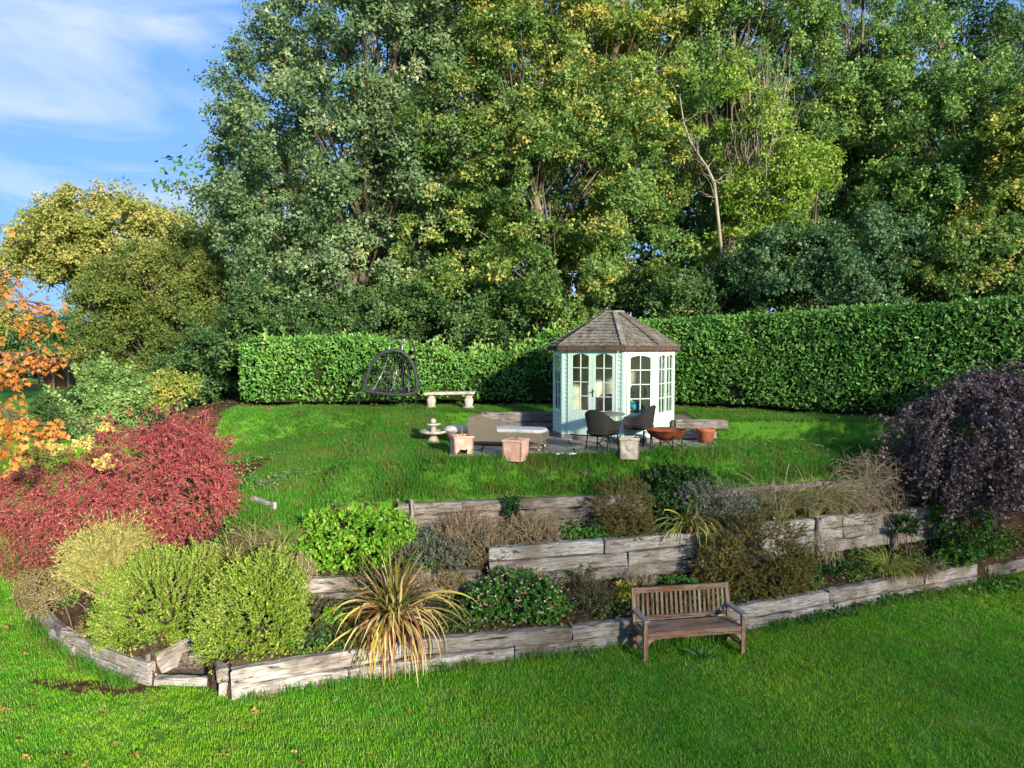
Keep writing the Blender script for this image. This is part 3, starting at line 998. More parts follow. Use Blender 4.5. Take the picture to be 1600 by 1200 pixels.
for i in range(8):                     # corner posts
    v = Vector(OCT[i] + (0,))
    an = math.atan2(v.y, v.x)
    pm = MB()
    n0, n1 = faces[i - 1].w, faces[i].w
    u0, u1 = faces[i - 1].u, faces[i].u
    q = [v - u0 * .045 + n0 * .024, v + (n0 + n1).normalized() * .026, v + u1 * .045 + n1 * .024, v + u1 * .04 - n1 * .03, v - (n0 + n1).normalized() * .04, v - u0 * .04 - n0 * .03]
    pm.prism([(p.x, p.y) for p in q], BZ - .01, TZ + .02)
    pm.build('corner_post', M_MINT_TRIM, sh)
def ring(s, dz=0): return [Vector((x * s, y * s, dz)) for x, y in OCT]
def off(d):
    out = []
    for i in range(8):
        n0, n1 = faces[i - 1].w, faces[i].w
        b = (n0 + n1).normalized()
        out.append(Vector(OCT[i] + (0,)) + b * d / max(.2, b.dot(n0)))
    return out
ce = MB(); ce.prism([(p.x, p.y) for p in off(-.06)], TZ - .02, TZ - .004); ce.build('ceiling', M_CREAM, sh)
fl = MB(); fl.prism([(p.x, p.y) for p in off(-.06)], .06, .12); fl.build('floor', M_FLOORB, sh)
for i in range(8):                     # timber plinth under each wall
    o = off(.03); a, b = o[i], o[(i + 1) % 8]
    ii = off(-.1); c, d = ii[(i + 1) % 8], ii[i]
    MB().prism([(a.x, a.y), (b.x, b.y), (c.x, c.y), (d.x, d.y)], -.03, .115).build('plinth', M_SLEEPER, sh, .01)
# roof
EZ, AZ, OV = 2.10, 2.86, .11
eave = off(OV)
top = [p * .14 for p in eave]
rf = MB()
n_ = 8
vs = [p + Vector((0, 0, EZ)) for p in eave] + [p + Vector((0, 0, AZ)) for p in top] + [p + Vector((0, 0, EZ - .03)) for p in eave]
fs = [(i, (i + 1) % 8, 8 + (i + 1) % 8, 8 + i) for i in range(8)] + [tuple(range(8, 16)), tuple(range(23, 15, -1))] + [(16 + i, 16 + (i + 1) % 8, (i + 1) % 8, i) for i in range(8)]
roof = rf.add(vs, fs).build('roof', M_FASCIA, sh)
gs = random.Random(11)
for i in range(8):
    a, b = eave[i] + Vector((0, 0, EZ)), eave[(i + 1) % 8] + Vector((0, 0, EZ))
    c, d = top[(i + 1) % 8] + Vector((0, 0, AZ)), top[i] + Vector((0, 0, AZ))
    nrm = (b - a).cross(d - a).normalized()
    mb = MB()
    rows = 11
    for r_ in range(rows):
        t0, t1 = r_ / rows - .012, min(1.0, (r_ + 1.5) / rows)
        l0, r0 = a.lerp(d, t0), b.lerp(c, t0)
        l1, r1 = a.lerp(d, t1), b.lerp(c, t1)
        W = (r0 - l0).length
        x = -gs.random() * .08
        while x < W:
            w_ = gs.uniform(.075, .15)
            s0, s1 = max(0, x) / W, min(W, x + w_ - .008) / W
            x += w_
            if s1 - s0 < .02: continue
            jt = gs.uniform(-.012, .012) / rows * 1.2
            p0, p1 = l0.lerp(r0, s0), l0.lerp(r0, s1)
            q0, q1 = l1.lerp(r1, s0), l1.lerp(r1, s1)
            dn = (l0 - l1).normalized() * gs.uniform(-.012, .012)
            lift = gs.uniform(.022, .034)
            lo, hi = nrm * lift, nrm * (lift + .010)
            mb.add([p0 + dn + lo, p1 + dn + lo, q1 + nrm * .004, q0 + nrm * .004, p0 + dn + hi, p1 + dn + hi, q1 + nrm * .010, q0 + nrm * .010],
                   [(3, 2, 1, 0), (4, 5, 6, 7), (0, 1, 5, 4), (1, 2, 6, 5), (2, 3, 7, 6), (3, 0, 4, 7)])
    tag(mb.build('shingles', M_SHINGLE, roof), kind='stuff')
    hp = MB()
    for k in range(9):
        e0, e1 = a.lerp(d, k / 9 - .01), a.lerp(d, min(1, (k + 1.15) / 9))
        hp.bar(e0 + Vector((0, 0, .052)), e1 + Vector((0, 0, .04)), .11, .014)
    hp.build('hip_cap', M_SHINGLE, roof)
    # red brown edge shingles below the eaves
    fa = MB()
    ea, eb = eave[i] + Vector((0, 0, 0)), eave[(i + 1) % 8]
    L = (eb - ea).length
    m_ = max(3, round(L / .24))
    out = faces[i].w
    for k in range(m_):
        q0, q1 = ea.lerp(eb, k / m_), ea.lerp(eb, (k + 1) / m_ - .006)
        sl = (eb - ea).normalized() * .03
        z1, z0 = EZ + .022, EZ - .085
        w0, w1 = out * .004, out * (.02 + .008 * (k % 2))
        fa.add([q0 + w0 + sl + Vector((0, 0, z0)), q1 + w0 + sl + Vector((0, 0, z0)), q1 + w0 + Vector((0, 0, z1)), q0 + w0 + Vector((0, 0, z1)),
                q0 + w1 + sl + Vector((0, 0, z0)), q1 + w1 + sl + Vector((0, 0, z0)), q1 + w1 + Vector((0, 0, z1)), q0 + w1 + Vector((0, 0, z1))],
               [(3, 2, 1, 0), (4, 5, 6, 7), (0, 1, 5, 4), (1, 2, 6, 5), (2, 3, 7, 6), (3, 0, 4, 7)])
    fa.build('fascia', M_FASCIA, roof)
MB().prism([(p.x * 1.25, p.y * 1.25) for p in top], AZ + .005, AZ + .06).build('roof_cap', M_SHINGLE, roof, .01)

# things kept inside the summerhouse
def blob(name, label, cat, loc, s, m, rz=0, power=.6, tilt=0):
    """a stuffed, pillow-like shape"""
    mb = MB()
    n, k = 18, 9
    vs = []
    sg = lambda v, e: math.copysign(abs(v) ** e, v)
    for i in range(k + 1):
        ph = -math.pi / 2 + math.pi * i / k
        for j in range(n):
            th = 2 * math.pi * j / n
            vs.append((s[0] * sg(math.cos(ph), .8) * sg(math.cos(th), power), s[1] * sg(math.cos(ph), .8) * sg(math.sin(th), power), s[2] * sg(math.sin(ph), .9)))
    fs = [(i * n + j, i * n + (j + 1) % n, (i + 1) * n + (j + 1) % n, (i + 1) * n + j) for i in range(k) for j in range(n)]
    mb.add(vs, fs, True)
    o = mb.build(name, m)
    o.location = loc
    o.rotation_euler = (tilt, 0, rz)
    return tag(o, label, cat)
M_BLUE = plain_mat('blue_cloth', '#1f7f9c', '#3fa3bd', 6, .8)
M_MAUVE = plain_mat('mauve_cloth', '#8a6f7c', '#b39aa2', 10, .9)
M_TAN = plain_mat('tan_cloth', '#a58c6c', '#bda684', 10, .9)
M_WHITEC = plain_mat('white_cloth', '#c9c6bf', '#dcd9d2', 8, .85)
M_BLACKC = plain_mat('black_cloth', '#17181a', '#25272a', 10, .8)
seat = thing('bench_seat', 'low cream bench seat inside the summerhouse along its back wall', 'seat', sh_pt(0, .62, .12), SH_RZ)
MB().box((0, 0, .2), (1.5, .5, .4)).build('box', M_CREAM, seat, .01)
MB().box((0, 0, .43), (1.5, .5, .05)).build('top', M_FLOORB, seat, .01)
def on_seat(x, y, h): return sh_pt(x, y, .575 + h)
blob('cushion', 'mauve and pink scatter cushion seen through the left glazed door', 'cushion', on_seat(-.45, .62, .2), (.24, .1, .2), M_MAUVE, SH_RZ, tilt=-.3)
blob('cushion', 'pale grey scatter cushion seen through the right glazed door', 'cushion', on_seat(.0, .62, .2), (.22, .1, .2), M_WHITEC, SH_RZ, tilt=-.3)
st = thing('storage_chest', 'low tan chest of folded bedding inside the diagonal window', 'chest', sh_pt(.78, -.28, .12), SH_RZ + R(45))
MB().box((0, 0, .24), (.5, .34, .48)).build('body', M_TAN, st, .02)
MB().box((0, 0, .495), (.51, .35, .03)).build('lid', M_TAN, st, .01)
def up(z): return sh_pt(.78, -.28, .63 + z)
q = blob('blanket', 'bright blue folded blanket leaning behind the diagonal window', 'blanket', up(.13) + Vector((-.06, 0, 0)), (.21, .1, .1), M_BLUE, SH_RZ + R(45), .7)
q.rotation_euler = (.1, .45, SH_RZ + R(45))
blob('cushion', 'white cushion lying beside the blue blanket behind the diagonal window', 'cushion', up(.05) + Vector((.12, -.05, 0)), (.12, .11, .05), M_WHITEC, SH_RZ + R(45))
fan = thing('round_chair_back', 'black round-backed chair inside the summerhouse behind the blue blanket', 'chair', sh_pt(.55, .18, .12), SH_RZ + R(45))
o = MB().lathe([(.0, -.03), (.2, -.03), (.22, 0), (.2, .03), (0, .03)], 20).build('back_pad', M_BLACKC, fan)
o.rotation_euler = (R(90), 0, 0); o.location = (0, 0, .92)
MB().lathe([(.0, .4), (.21, .4), (.23, .44), (.2, .48), (0, .48)], 20).build('seat_pad', M_BLACKC, fan)
for sx_ in (-1, 1):
    for sy_ in (-1, 1):
        MB().tube([(sx_ * .17, sy_ * .17, 0), (sx_ * .13, sy_ * .13, .42)], .012, 6).build('leg', M_DARK, fan)
MB().tube([(0, .04, .45), (0, .045, .8)], .015, 6).build('back_stem', M_DARK, fan)

# ------------------------------------------------------------------ slatted garden bench on the lower lawn
M_BENCH = wood_mat('bench_teak', [(.28, '#3e2c23'), (.42, '#64503f'), (.56, '#8f8070'), (.68, '#6b5140'), (.8, '#4f3224')], (3, 40, 40), crack='#2b1c15', crack_amt=.6, bmp=.5, tint='#75432c')
M_BENCH_G = wood_mat('bench_grey_teak', [(.3, '#6a655c'), (.55, '#8f8a80'), (.75, '#7a7164')], (3, 40, 40), crack='#3a332c', crack_amt=.5, bmp=.5)
fl_, fr_ = on(1008, 1034), on(1160, 1022)
mid = (fl_ + fr_) / 2
bw_ = (fr_ - fl_).length + .07
bn = thing('garden_bench', 'weathered slatted wooden bench standing on the lower lawn', 'bench', (mid.x, mid.y, 0), math.atan2(fr_.y - fl_.y, fr_.x - fl_.x))
hw = bw_ / 2
def plank(name, a, b, w_, h, parent, m=M_BENCH, bev=.004, upv=(0, 0, 1)):
    """a bar with its own axis along local x so that the grain runs along it"""
    a, b = Vector(a), Vector(b)
    d = b - a
    o = MB().box((0, 0, 0), (d.length, w_, h)).build(name, m, parent, bev)
    x = d.normalized()
    y = Vector(upv).cross(x)
    if y.length < 1e-4: y = Vector((0, 1, 0)).cross(x)
    y.normalize()
    o.matrix_local = Matrix.Translation((a + b) / 2) @ Matrix((x, y, x.cross(y))).transposed().to_4x4()
    return o
for s in (-1, 1):
    x = s * (hw - .035)
    plank('leg', (x, 0, 0), (x, 0, .61), .065, .065, bn)
    plank('leg', (x, .47, 0), (x, .47, .42), .065, .065, bn)
    plank('back_post', (x, .47, .42), (x, .575, .93), .065, .06, bn)
    ar = plank('armrest', (x * 1.0, -.07, .628), (x, .5, .612), .09, .032, bn, M_BENCH_G)
    plank('side_rail', (x, .03, .385), (x, .44, .365), .04, .08, bn)
    plank('stretcher', (x, .03, .13), (x, .44, .13), .035, .04, bn)
    br = MB()
    xi = s * (hw - .07)
    br.add([(xi, -.02, .335), (xi - s * .12, -.02, .335), (xi - s * .06, -.02, .30), (xi, -.02, .22), (xi, .02, .335), (xi - s * .12, .02, .335), (xi - s * .06, .02, .30), (xi, .02, .22)],
           [(0, 1, 2, 3), (7, 6, 5, 4), (0, 4, 5, 1), (1, 5, 6, 2), (2, 6, 7, 3), (3, 7, 4, 0)])
    br.build('corner_bracket', M_BENCH, bn)
plank('front_rail', (-hw + .07, 0, .375), (hw - .07, 0, .375), .04, .075, bn)
plank('back_rail', (-hw + .07, .47, .375), (hw - .07, .47, .375), .04, .075, bn)
for i in range(6):
    plank('seat_slat', (-hw + .07, .01 + i * .083, .427 - i * .003), (hw - .07, .01 + i * .083, .427 - i * .003), .072, .022, bn)
plank('top_rail', (-hw + .065, .565, .885), (hw - .065, .565, .885), .04, .085, bn)
plank('lower_back_rail', (-hw + .065, .495, .475), (hw - .065, .495, .475), .035, .05, bn)
for i in range(19):
    x = -hw + .11 + (2 * hw - .22) * i / 18
    plank('back_slat', (x, .502, .5), (x, .556, .842), .042, .016, bn, upv=(0, -1, 0))

# ------------------------------------------------------------------ stone and terracotta
M_STONE = plain_mat('cast_stone', '#8d8677', '#bdb6a6', 9, .9, spec=.2, bmp=.4)
M_STONE2 = plain_mat('pinkish_stone', '#9c8f80', '#b8aa98', 9, .9, spec=.2, bmp=.4)
M_TERRA = plain_mat('pale_terracotta', '#bd8f7c', '#d4ae9c', 7, .85, spec=.2, bmp=.35)
M_TERRA_R = plain_mat('red_terracotta', '#8c4a35', '#a9664e', 6, .85, spec=.2, bmp=.2)
def put(x, y, z=PATIO_Z + .03): 
    p = on(x, y, z)
    return p
# curved stone seat by the hedge
cb = thing('stone_bench', 'low stone bench with baluster feet standing against the hedge', 'bench')
cx0, cx1, cyb = at(664, 630, 18.6), at(742, 630, 18.6), 18.6
zb = hz(-1.6, 18.6) + .01
cb.location = ((cx0.x + cx1.x) / 2, cyb, zb)
hwb = (cx1.x - cx0.x) / 2
pts_f, pts_b = [], []
for k in range(11):
    t = -1 + 2 * k / 10
    pts_f.append((t * hwb, -.2 + .1 * (1 - t * t))); pts_b.append((t * hwb * 1.02, .16 + .1 * (1 - t * t)))
o = MB().prism(pts_f + pts_b[::-1], .36, .43).build('seat_slab', M_STONE, cb, .012)
o.rotation_euler = (0, R(-1.2), 0)
for s in (-1, 1):
    MB().lathe([(.13, 0), (.13, .05), (.09, .07), (.12, .16), (.125, .22), (.085, .3), (.11, .33), (.11, .362)], 14, (s * hwb * .75, .02, 0), 1.0, .85).build('foot', M_STONE, cb)
# two-tier fountain
p = put(677, 690, 2.66)
ft = thing('stone_fountain', 'small two-tier stone fountain with ball finial on the upper lawn', 'fountain', (p.x, p.y, hz(p.x, p.y) - .01))
MB().lathe([(.17, 0), (.17, .03), (.14, .05), (.075, .16), (.07, .2)], 8).build('pedestal', M_STONE2, ft)
MB().lathe([(.07, .195), (.26, .225), (.31, .25), (.31, .29), (.28, .29), (.1, .25), (0, .25)], 8).build('lower_bowl', M_STONE, ft)
MB().lathe([(.07, .25), (.055, .3), (.06, .38)], 8).build('stem', M_STONE2, ft)
MB().lathe([(.06, .375), (.14, .4), (.17, .42), (.17, .44), (.06, .435), (0, .435)], 8).build('upper_bowl', M_STONE, ft)
MB().lathe([(.02, .43), (.05, .45), (.062, .49), (.05, .53), (0, .545)], 12).build('finial', M_STONE2, ft)
# square terracotta planters
def planter(x, y, size, h, m, label, rz, broken=False, taper=.94):
    p = put(x, y)
    t = thing('square_planter', label, 'planter', (p.x, p.y + size / 2, hz(p.x, p.y + size / 2) - .01), rz)
    a, b = size / 2 * taper, size / 2
    th = .028
    walls = MB()
    for k in range(4):
        Mz = Matrix.Rotation(k * math.pi / 2, 3, 'Z')
        if k == 0 and broken:
            out = [(-a, 0), (-a * .9, 0), (-a * .72, h * .22), (-a * .35, h * .4), (a * .1, h * .36), (a * .42, h * .42), (a * .36, h * .1), (a * .5, 0), (a, 0), (b, h), (-b, h)]
        else:
            out = [(-a, 0), (a, 0), (b, h), (-b, h)]
        vs = []
        for d in (0, th):
            for (u, z) in out:
                off_ = a + (b - a) * z / h - d
                vs.append(Mz @ Vector((u, -off_, z)))
        n = len(out)
        walls.add(vs, [tuple(range(n)), tuple(range(2 * n - 1, n - 1, -1))] + [(i, i + n, (i + 1) % n + n, (i + 1) % n) for i in range(n)])
    walls.build('body', m, t)
    rim = MB()
    for k in range(4):
        Mz = Matrix.Rotation(k * math.pi / 2, 3, 'Z')
        rim.box(Mz @ Vector((0, -b + .012, h + .005)), (2 * b + .03, .05, .045), Mz)
    rim.build('rim', m, t, .008)
    MB().box((0, 0, h - .05), (2 * b - .07, 2 * b - .07, .03)).build('soil', M_SOIL, t)
    return t
pl1 = planter(720, 711, .38, .37, M_TERRA, 'broken pale terracotta square planter with a hole in its front', R(18), True)
pl2 = planter(806, 718, .38, .37, M_TERRA, 'whole pale terracotta square planter at the foot of the daybed', R(-24))
pl3 = planter(985, 713, .36, .38, M_STONE, 'grey stone square planter with a raised motif beside the dark chair', R(-6), taper=.96)
mo = MB()
mo.lathe([(.035, 0), (.055, .006), (.06, .012), (.045, .016), (0, .016)], 10)
mo_o = mo.build('motif', M_STONE2, pl3)
mo_o.rotation_euler = (R(90), 0, 0); mo_o.location = (0, -.172, .22)
sh_p = put(712, 716, PATIO_Z)
tag(MB().add([(-.09, -.03, 0), (.07, -.05, 0), (.09, .03, 0), (-.05, .06, 0), (-.09, -.03, .03), (.07, -.05, .035), (.09, .03, .05), (-.05, .06, .04)],
    [(3, 2, 1, 0), (4, 5, 6, 7), (0, 1, 5, 4), (1, 2, 6, 5), (2, 3, 7, 6), (3, 0, 4, 7)]).build('pottery_shard', M_TERRA, None, .006, loc=(sh_p.x, sh_p.y - .02, hz(sh_p.x, sh_p.y) + .01)), 'broken terracotta shard lying in front of the holed planter', 'shard')
p = put(1084, 681)
rp = thing('round_pot', 'round red terracotta pot in front of the short sleeper retaining wall', 'pot', (p.x - .02, 15.45, hz(p.x, 15.45) - .01))
MB().lathe([(.15, 0), (.185, .26), (.2, .27), (.205, .34), (.185, .34), (.17, .25), (0, .25)], 22).build('body', M_TERRA_R, rp)
MB().lathe([(.165, .262), (.1, .27), (0, .272)], 16).build('soil', M_SOIL, rp)

# ------------------------------------------------------------------ metal tubes left on the paving
M_SILVER = plain_mat('silver_foil', '#9a9a9c', '#d5d5d8', 20, .35, metal=.7, bmp=.5)
for k, (x, y, an, lab) in enumerate(((877, 712, .35, 'crumpled silver tube on the paving, the one nearer the whole planter'), (893, 712, .15, 'crumpled silver tube on the paving, the one nearer the dark chair'))):
    p = put(x, y)
    mb = MB()
    g = random.Random(k + 3)
    mb.tube([(-.12 + .04 * i, g.uniform(-.008, .008), g.uniform(-.006, .006)) for i in range(7)], [.036 + g.uniform(-.009, .006) for _ in range(7)], 8)
    o = mb.build('metal_tube', M_SILVER, None, loc=(p.x, p.y, hz(p.x, p.y) + .065), rz=an)
    tag(o, lab, 'tube')

# ------------------------------------------------------------------ wicker furniture
def wicker_mat(name, c1, c2, c3):
    m, nt, p = new_mat(name)
    v = mapped(nt, 'Object', (1, 1, 1))
    wv = nt.nodes.new('ShaderNodeTexWave'); wv.wave_type = 'BANDS'; wv.bands_direction = 'Z'
    wv.inputs['Scale'].default_value = 34; wv.inputs['Distortion'].default_value = 1.2; wv.inputs['Detail'].default_value = 2
    nt.links.new(v, wv.inputs['Vector'])
    wx = nt.nodes.new('ShaderNodeTexWave'); wx.wave_type = 'BANDS'; wx.bands_direction = 'X'
    wx.inputs['Scale'].default_value = 30; wx.inputs['Distortion'].default_value = .3
    nt.links.new(v, wx.inputs['Vector'])
    mul = nt.nodes.new('ShaderNodeMath'); mul.operation = 'MULTIPLY'
    nt.links.new(wv.outputs['Fac'], mul.inputs[0]); nt.links.new(wx.outputs['Fac'], mul.inputs[1])
    nt.links.new(ramp(nt, mul.outputs[0], [(.05, c1), (.4, c2), (.8, c3)]), p.inputs['Base Color'])
    p.inputs['Roughness'].default_value = .7
    bump(nt, p, mul.outputs[0], .8, .008)
    return m
M_WICK = wicker_mat('brown_wicker', '#5f5546', '#94886f', '#b3a78f')
M_WICKD = wicker_mat('dark_wicker', '#15130f', '#2b2823', '#3d3932')
M_CUSH = plain_mat('pale_cushion', '#b3b0a9', '#c9c6be', 5, .9, spec=.15)
M_CUSHE = plain_mat('cushion_piping', '#6f6a62', '#7d776e', 5, .9)
def z_at(x, y): return hz(x, y) + .03
db = thing('wicker_daybed', 'brown wicker daybed with a pale cushion on the paving', 'daybed', (-.05, 14.72, z_at(-.05, 14.72)), R(-14))
def side_panel(y):
    prof = [(-.78, .14), (.76, .17), (.76, .33), (-.2, .33), (-.2, .47)]
    curve = [(-.32, .485), (-.45, .51), (-.58, .545), (-.7, .585), (-.8, .63)]
    poly = prof + curve
    mb = MB()
    n = len(poly)
    vs = [(x, y - .018, z) for x, z in poly] + [(x, y + .018, z) for x, z in poly]
    mb.add(vs, [tuple(range(n)), tuple(range(2 * n - 1, n - 1, -1))] + [(i, i + n, (i + 1) % n + n, (i + 1) % n) for i in range(n)])
    o = mb.build('side_panel', M_WICK, db)
    MB().tube([(-.2, y, .335), (-.2, y, .48), (-.32, y, .49), (-.45, y, .515), (-.58, y, .55), (-.7, y, .59), (-.81, y, .635)], .022, 6).build('rolled_edge', M_WICK, o)
side_panel(-.34); side_panel(.34)
MB().add([(-.78, -.32, .14), (-.78, .32, .14), (-.82, .32, .63), (-.82, -.32, .63), (-.745, -.32, .14), (-.745, .32, .14), (-.785, .32, .63), (-.785, -.32, .63)],
         [(0, 3, 2, 1), (4, 5, 6, 7), (0, 1, 5, 4), (1, 2, 6, 5), (2, 3, 7, 6), (3, 0, 4, 7)]).build('back_panel', M_WICK, db)
MB().box((.745, 0, .25), (.03, .64, .16)).build('foot_panel', M_WICK, db)
MB().box((0, 0, .29), (1.46, .64, .04)).build('seat_base', M_WICK, db)
for (x, y) in ((-.7, -.3), (-.7, .3), (.68, -.3), (.68, .3)):
    lg = MB().tube([(x, y, -.005), (x, y, .2)], [.016, .02], 8).build('leg', M_WICK, db)
    MB().lathe([(.018, 0), (.022, .015), (.016, .04)], 8, (x, y, -.012)).build('white_foot', M_WHITEC, lg)
cu = MB()
cu.prism([(-.16 + .0, -.31), (.6, -.31), (.72, -.26), (.78, -.12), (.78, .12), (.72, .26), (.6, .31), (-.7, .31), (-.7, -.31)], .315, .40)
cu.build('cushion', M_CUSH, db, .03)
# footstool
p = at(716, 672, 15.25)
fs_ = thing('wicker_footstool', 'wicker footstool with a plump pale cushion beside the stone fountain', 'footstool', (p.x, 15.25, z_at(p.x, 15.25) - .04), R(12))
MB().lathe([(.2, .1), (.25, .26), (.26, .3), (0, .3)], 20, sx=1.1, sy=.9).build('base', M_WICK, fs_)
MB().lathe([(.24, .295), (.29, .33), (.29, .37), (.22, .42), (0, .44)], 20, sx=1.1, sy=.9).build('cushion', M_CUSH, fs_)
for (sx_, sy_) in ((-1, -1), (-1, 1), (1, -1), (1, 1)):
    MB().tube([(sx_ * .17, sy_ * .15, 0), (sx_ * .17, sy_ * .15, .14)], .016, 6).build('leg', M_WICK, fs_)
# dark tub armchairs
def tub_chair(loc, face, label):
    t = thing('wicker_armchair', label, 'armchair', loc, face)       # local +y is where the sitter looks
    sh_m = MB()
    n = 22
    def prof(u):                       # u 0..1 round the tub from left arm to right arm
        th = math.pi * (-.08 + 1.16 * u)
        c, s_ = math.cos(th), -math.sin(th)
        x = -.30 * math.copysign(abs(c) ** .75, c)
        y = .30 * s_ * abs(s_) ** -.2 if abs(s_) > 1e-3 else 0
        if u < .07 or u > .93: y = max(y, .0)
        hgt = .60 + .24 * math.sin(math.pi * u) ** 1.6
        return x, y, hgt
    vs = []
    for i in range(n + 1):
        x, y, hgt = prof(i / n)
        if i in (0, n): y = .24; x = math.copysign(.3, x)
        for (sc, z) in ((.8, .34), (.86, .45), (1.04, hgt), (.97, hgt + .012), (.9, hgt - .01), (.76, .46)):
            vs.append((x * sc, y * sc if y < 0 else y, z))
    m_ = 6
    fs = [(i * m_ + j, i * m_ + (j + 1) % m_, (i + 1) * m_ + (j + 1) % m_, (i + 1) * m_ + j) for i in range(n) for j in range(m_)]
    fs += [tuple(range(m_)), tuple(n * m_ + j for j in reversed(range(m_)))]
    sh_m.add(vs, fs, True)
    sh_m.build('shell', M_WICKD, t)
    MB().prism([(-.25, .27), (.25, .27), (.24, -.18), (.14, -.25), (-.14, -.25), (-.24, -.18)][::-1], .36, .43).build('seat', M_WICKD, t, .012)
    for (sx_, sy_) in ((-1, -.75), (1, -.75), (-1, 1), (1, 1)):
        MB().tube([(sx_ * .25, sy_ * .24, 0), (sx_ * .22, sy_ * .22, .38)], .013, 6).build('leg', M_DARK, t)
    return t
p = put(940, 706)
tub_chair((p.x, p.y + .02, z_at(p.x, p.y)), R(-38), 'dark wicker tub armchair standing nearest the crumpled silver tubes')
p = put(1000, 695)
tub_chair((p.x, p.y + .02, z_at(p.x, p.y)), R(58), 'dark wicker tub armchair drawn up between the round table and the fire bowl')
# round table
p = at(951, 650, 14.85)
tb = thing('round_table', 'small round dark metal table in front of the summerhouse doors', 'table', (p.x, 14.85, z_at(p.x, 14.85)))
M_TABLE = plain_mat('table_top', '#5c5850', '#77736a', 10, .6, spec=.3)
MB().lathe([(.33, .655), (.345, .662), (.345, .682), (.33, .69), (0, .69)], 32).build('table_top', M_TABLE, tb)
MB().tube([(0, 0, .1), (0, 0, .66)], .022, 8).build('column', M_DARK, tb)
for k in range(3):
    a = R(30 + 120 * k)
    c, s_ = math.cos(a), math.sin(a)
    MB().tube([(0, 0, .3), (c * .06, s_ * .06, .2), (c * .16, s_ * .16, .1), (c * .26, s_ * .26, .0)], .011, 6).build('leg', M_DARK, tb)
    MB().tube([(0, 0, .42), (c * .05, s_ * .05, .55), (c * .14, s_ * .14, .62), (c * .24, s_ * .24, .656)], .009, 6).build('bracket', M_DARK, tb)
# fire bowl
M_RUST = plain_mat('rusty_steel', '#5d2f20', '#8a4a33', 7, .8, metal=.2, spec=.25, bmp=.3)
p = at(1041, 700, 14.25)
fb = thing('fire_bowl', 'rusty red-brown fire bowl on a thin iron stand', 'fire bowl', (p.x, 14.25, hz(p.x, 14.25)))
MB().lathe([(0, .22), (.14, .235), (.27, .29), (.36, .37), (.405, .44), (.415, .445), (.40, .452), (.35, .385), (.26, .31), (.13, .255), (0, .24)], 32).build('bowl', M_RUST, fb)
for s in (-1, 1):
    MB().tube([(s * .37, -.12, .4), (s * .425, -.09, .385), (s * .43, 0, .375), (s * .425, .09, .385), (s * .37, .12, .4)], .009, 6).build('handle', M_RUST, fb)
for k in range(4):
    a = R(100 + 90 * k)
    c, s_ = math.cos(a), math.sin(a)
    MB().tube([(c * .33, s_ * .33, -.02), (c * .33, s_ * .33, .36)], .014, 6).build('leg', M_DARK, fb)
    MB().tube([(c * .33, s_ * .33, .06), (c * .24, s_ * .24, .15), (c * .1, s_ * .1, .19), (0, 0, .2)], .009, 6).build('brace', M_DARK, fb)

# ------------------------------------------------------------------ hanging egg chair without its cushion
M_ROPE = plain_mat('black_rattan', '#17191b', '#33373a', 30, .7, bmp=.5)
M_PALEROD = plain_mat('bare_steel_rod', '#8e8f8c', '#b5b5b0', 14, .4, metal=.7)
ED = 18.45
b0 = at(640, 634, ED)
ec = thing('hanging_chair', 'black open-ribbed double hanging egg chair on a curved stand by the hedge', 'hanging chair', (b0.x, ED, hz(b0.x, ED)))
def el(x, y, dy=0.0):                  # local point of the front outline
    q = at(x, y, ED)
    return (q.x - b0.x, dy, q.z - ec.location.z)
outline = [(574, 606), (577, 592), (584, 573), (594, 558), (606, 550), (620, 547), (632, 549), (643, 558), (651, 575), (655, 592), (655, 606), (650, 613), (635, 615), (612, 614), (590, 611), (578, 610), (574, 606)]
rim_pts = [el(x, y, -.45 - .1 * math.sin((x - 574) / 81 * 3.14)) for x, y in outline]
basket = MB().tube(rim_pts, .048, 8, False).build('basket_rim', M_ROPE, ec)
apex = Vector(el(622, 548, -.5))
topz = apex.z
left_b, right_b = Vector(el(576, 609, -.45)), Vector(el(653, 612, -.45))
def bulge(a, b, depth, k=9):
    out = []
    for i in range(k):
        t = i / (k - 1)
        p_ = a.lerp(b, t)
        out.append(p_ + Vector((0, depth * math.sin(math.pi * t) ** .7, 0)))
    return out
for i in range(11):
    t = (i + .5) / 11
    foot = left_b.lerp(right_b, t)
    dep = .62 * math.sin(math.pi * (.12 + .76 * t))
    tp = apex + Vector(((t - .5) * .45, 0, -.10 * abs(t - .5)))
    MB().tube(bulge(tp, foot, dep), .017, 5, False).build('rib', M_PALEROD if i % 4 == 1 else M_ROPE, ec)
for (f_, dep) in ((.15, .25), (.3, .4), (.45, .5), (.6, .55), (.75, .52), (.88, .5)):
    l = apex.lerp(left_b, f_) ; r_ = apex.lerp(right_b, f_)
    MB().tube(bulge(l, r_, dep, 11), .008, 5, False).build('hoop', M_ROPE, ec)
MB().tube(bulge(left_b, right_b, .55, 11), .028, 6, False).build('seat_rim', M_ROPE, ec)
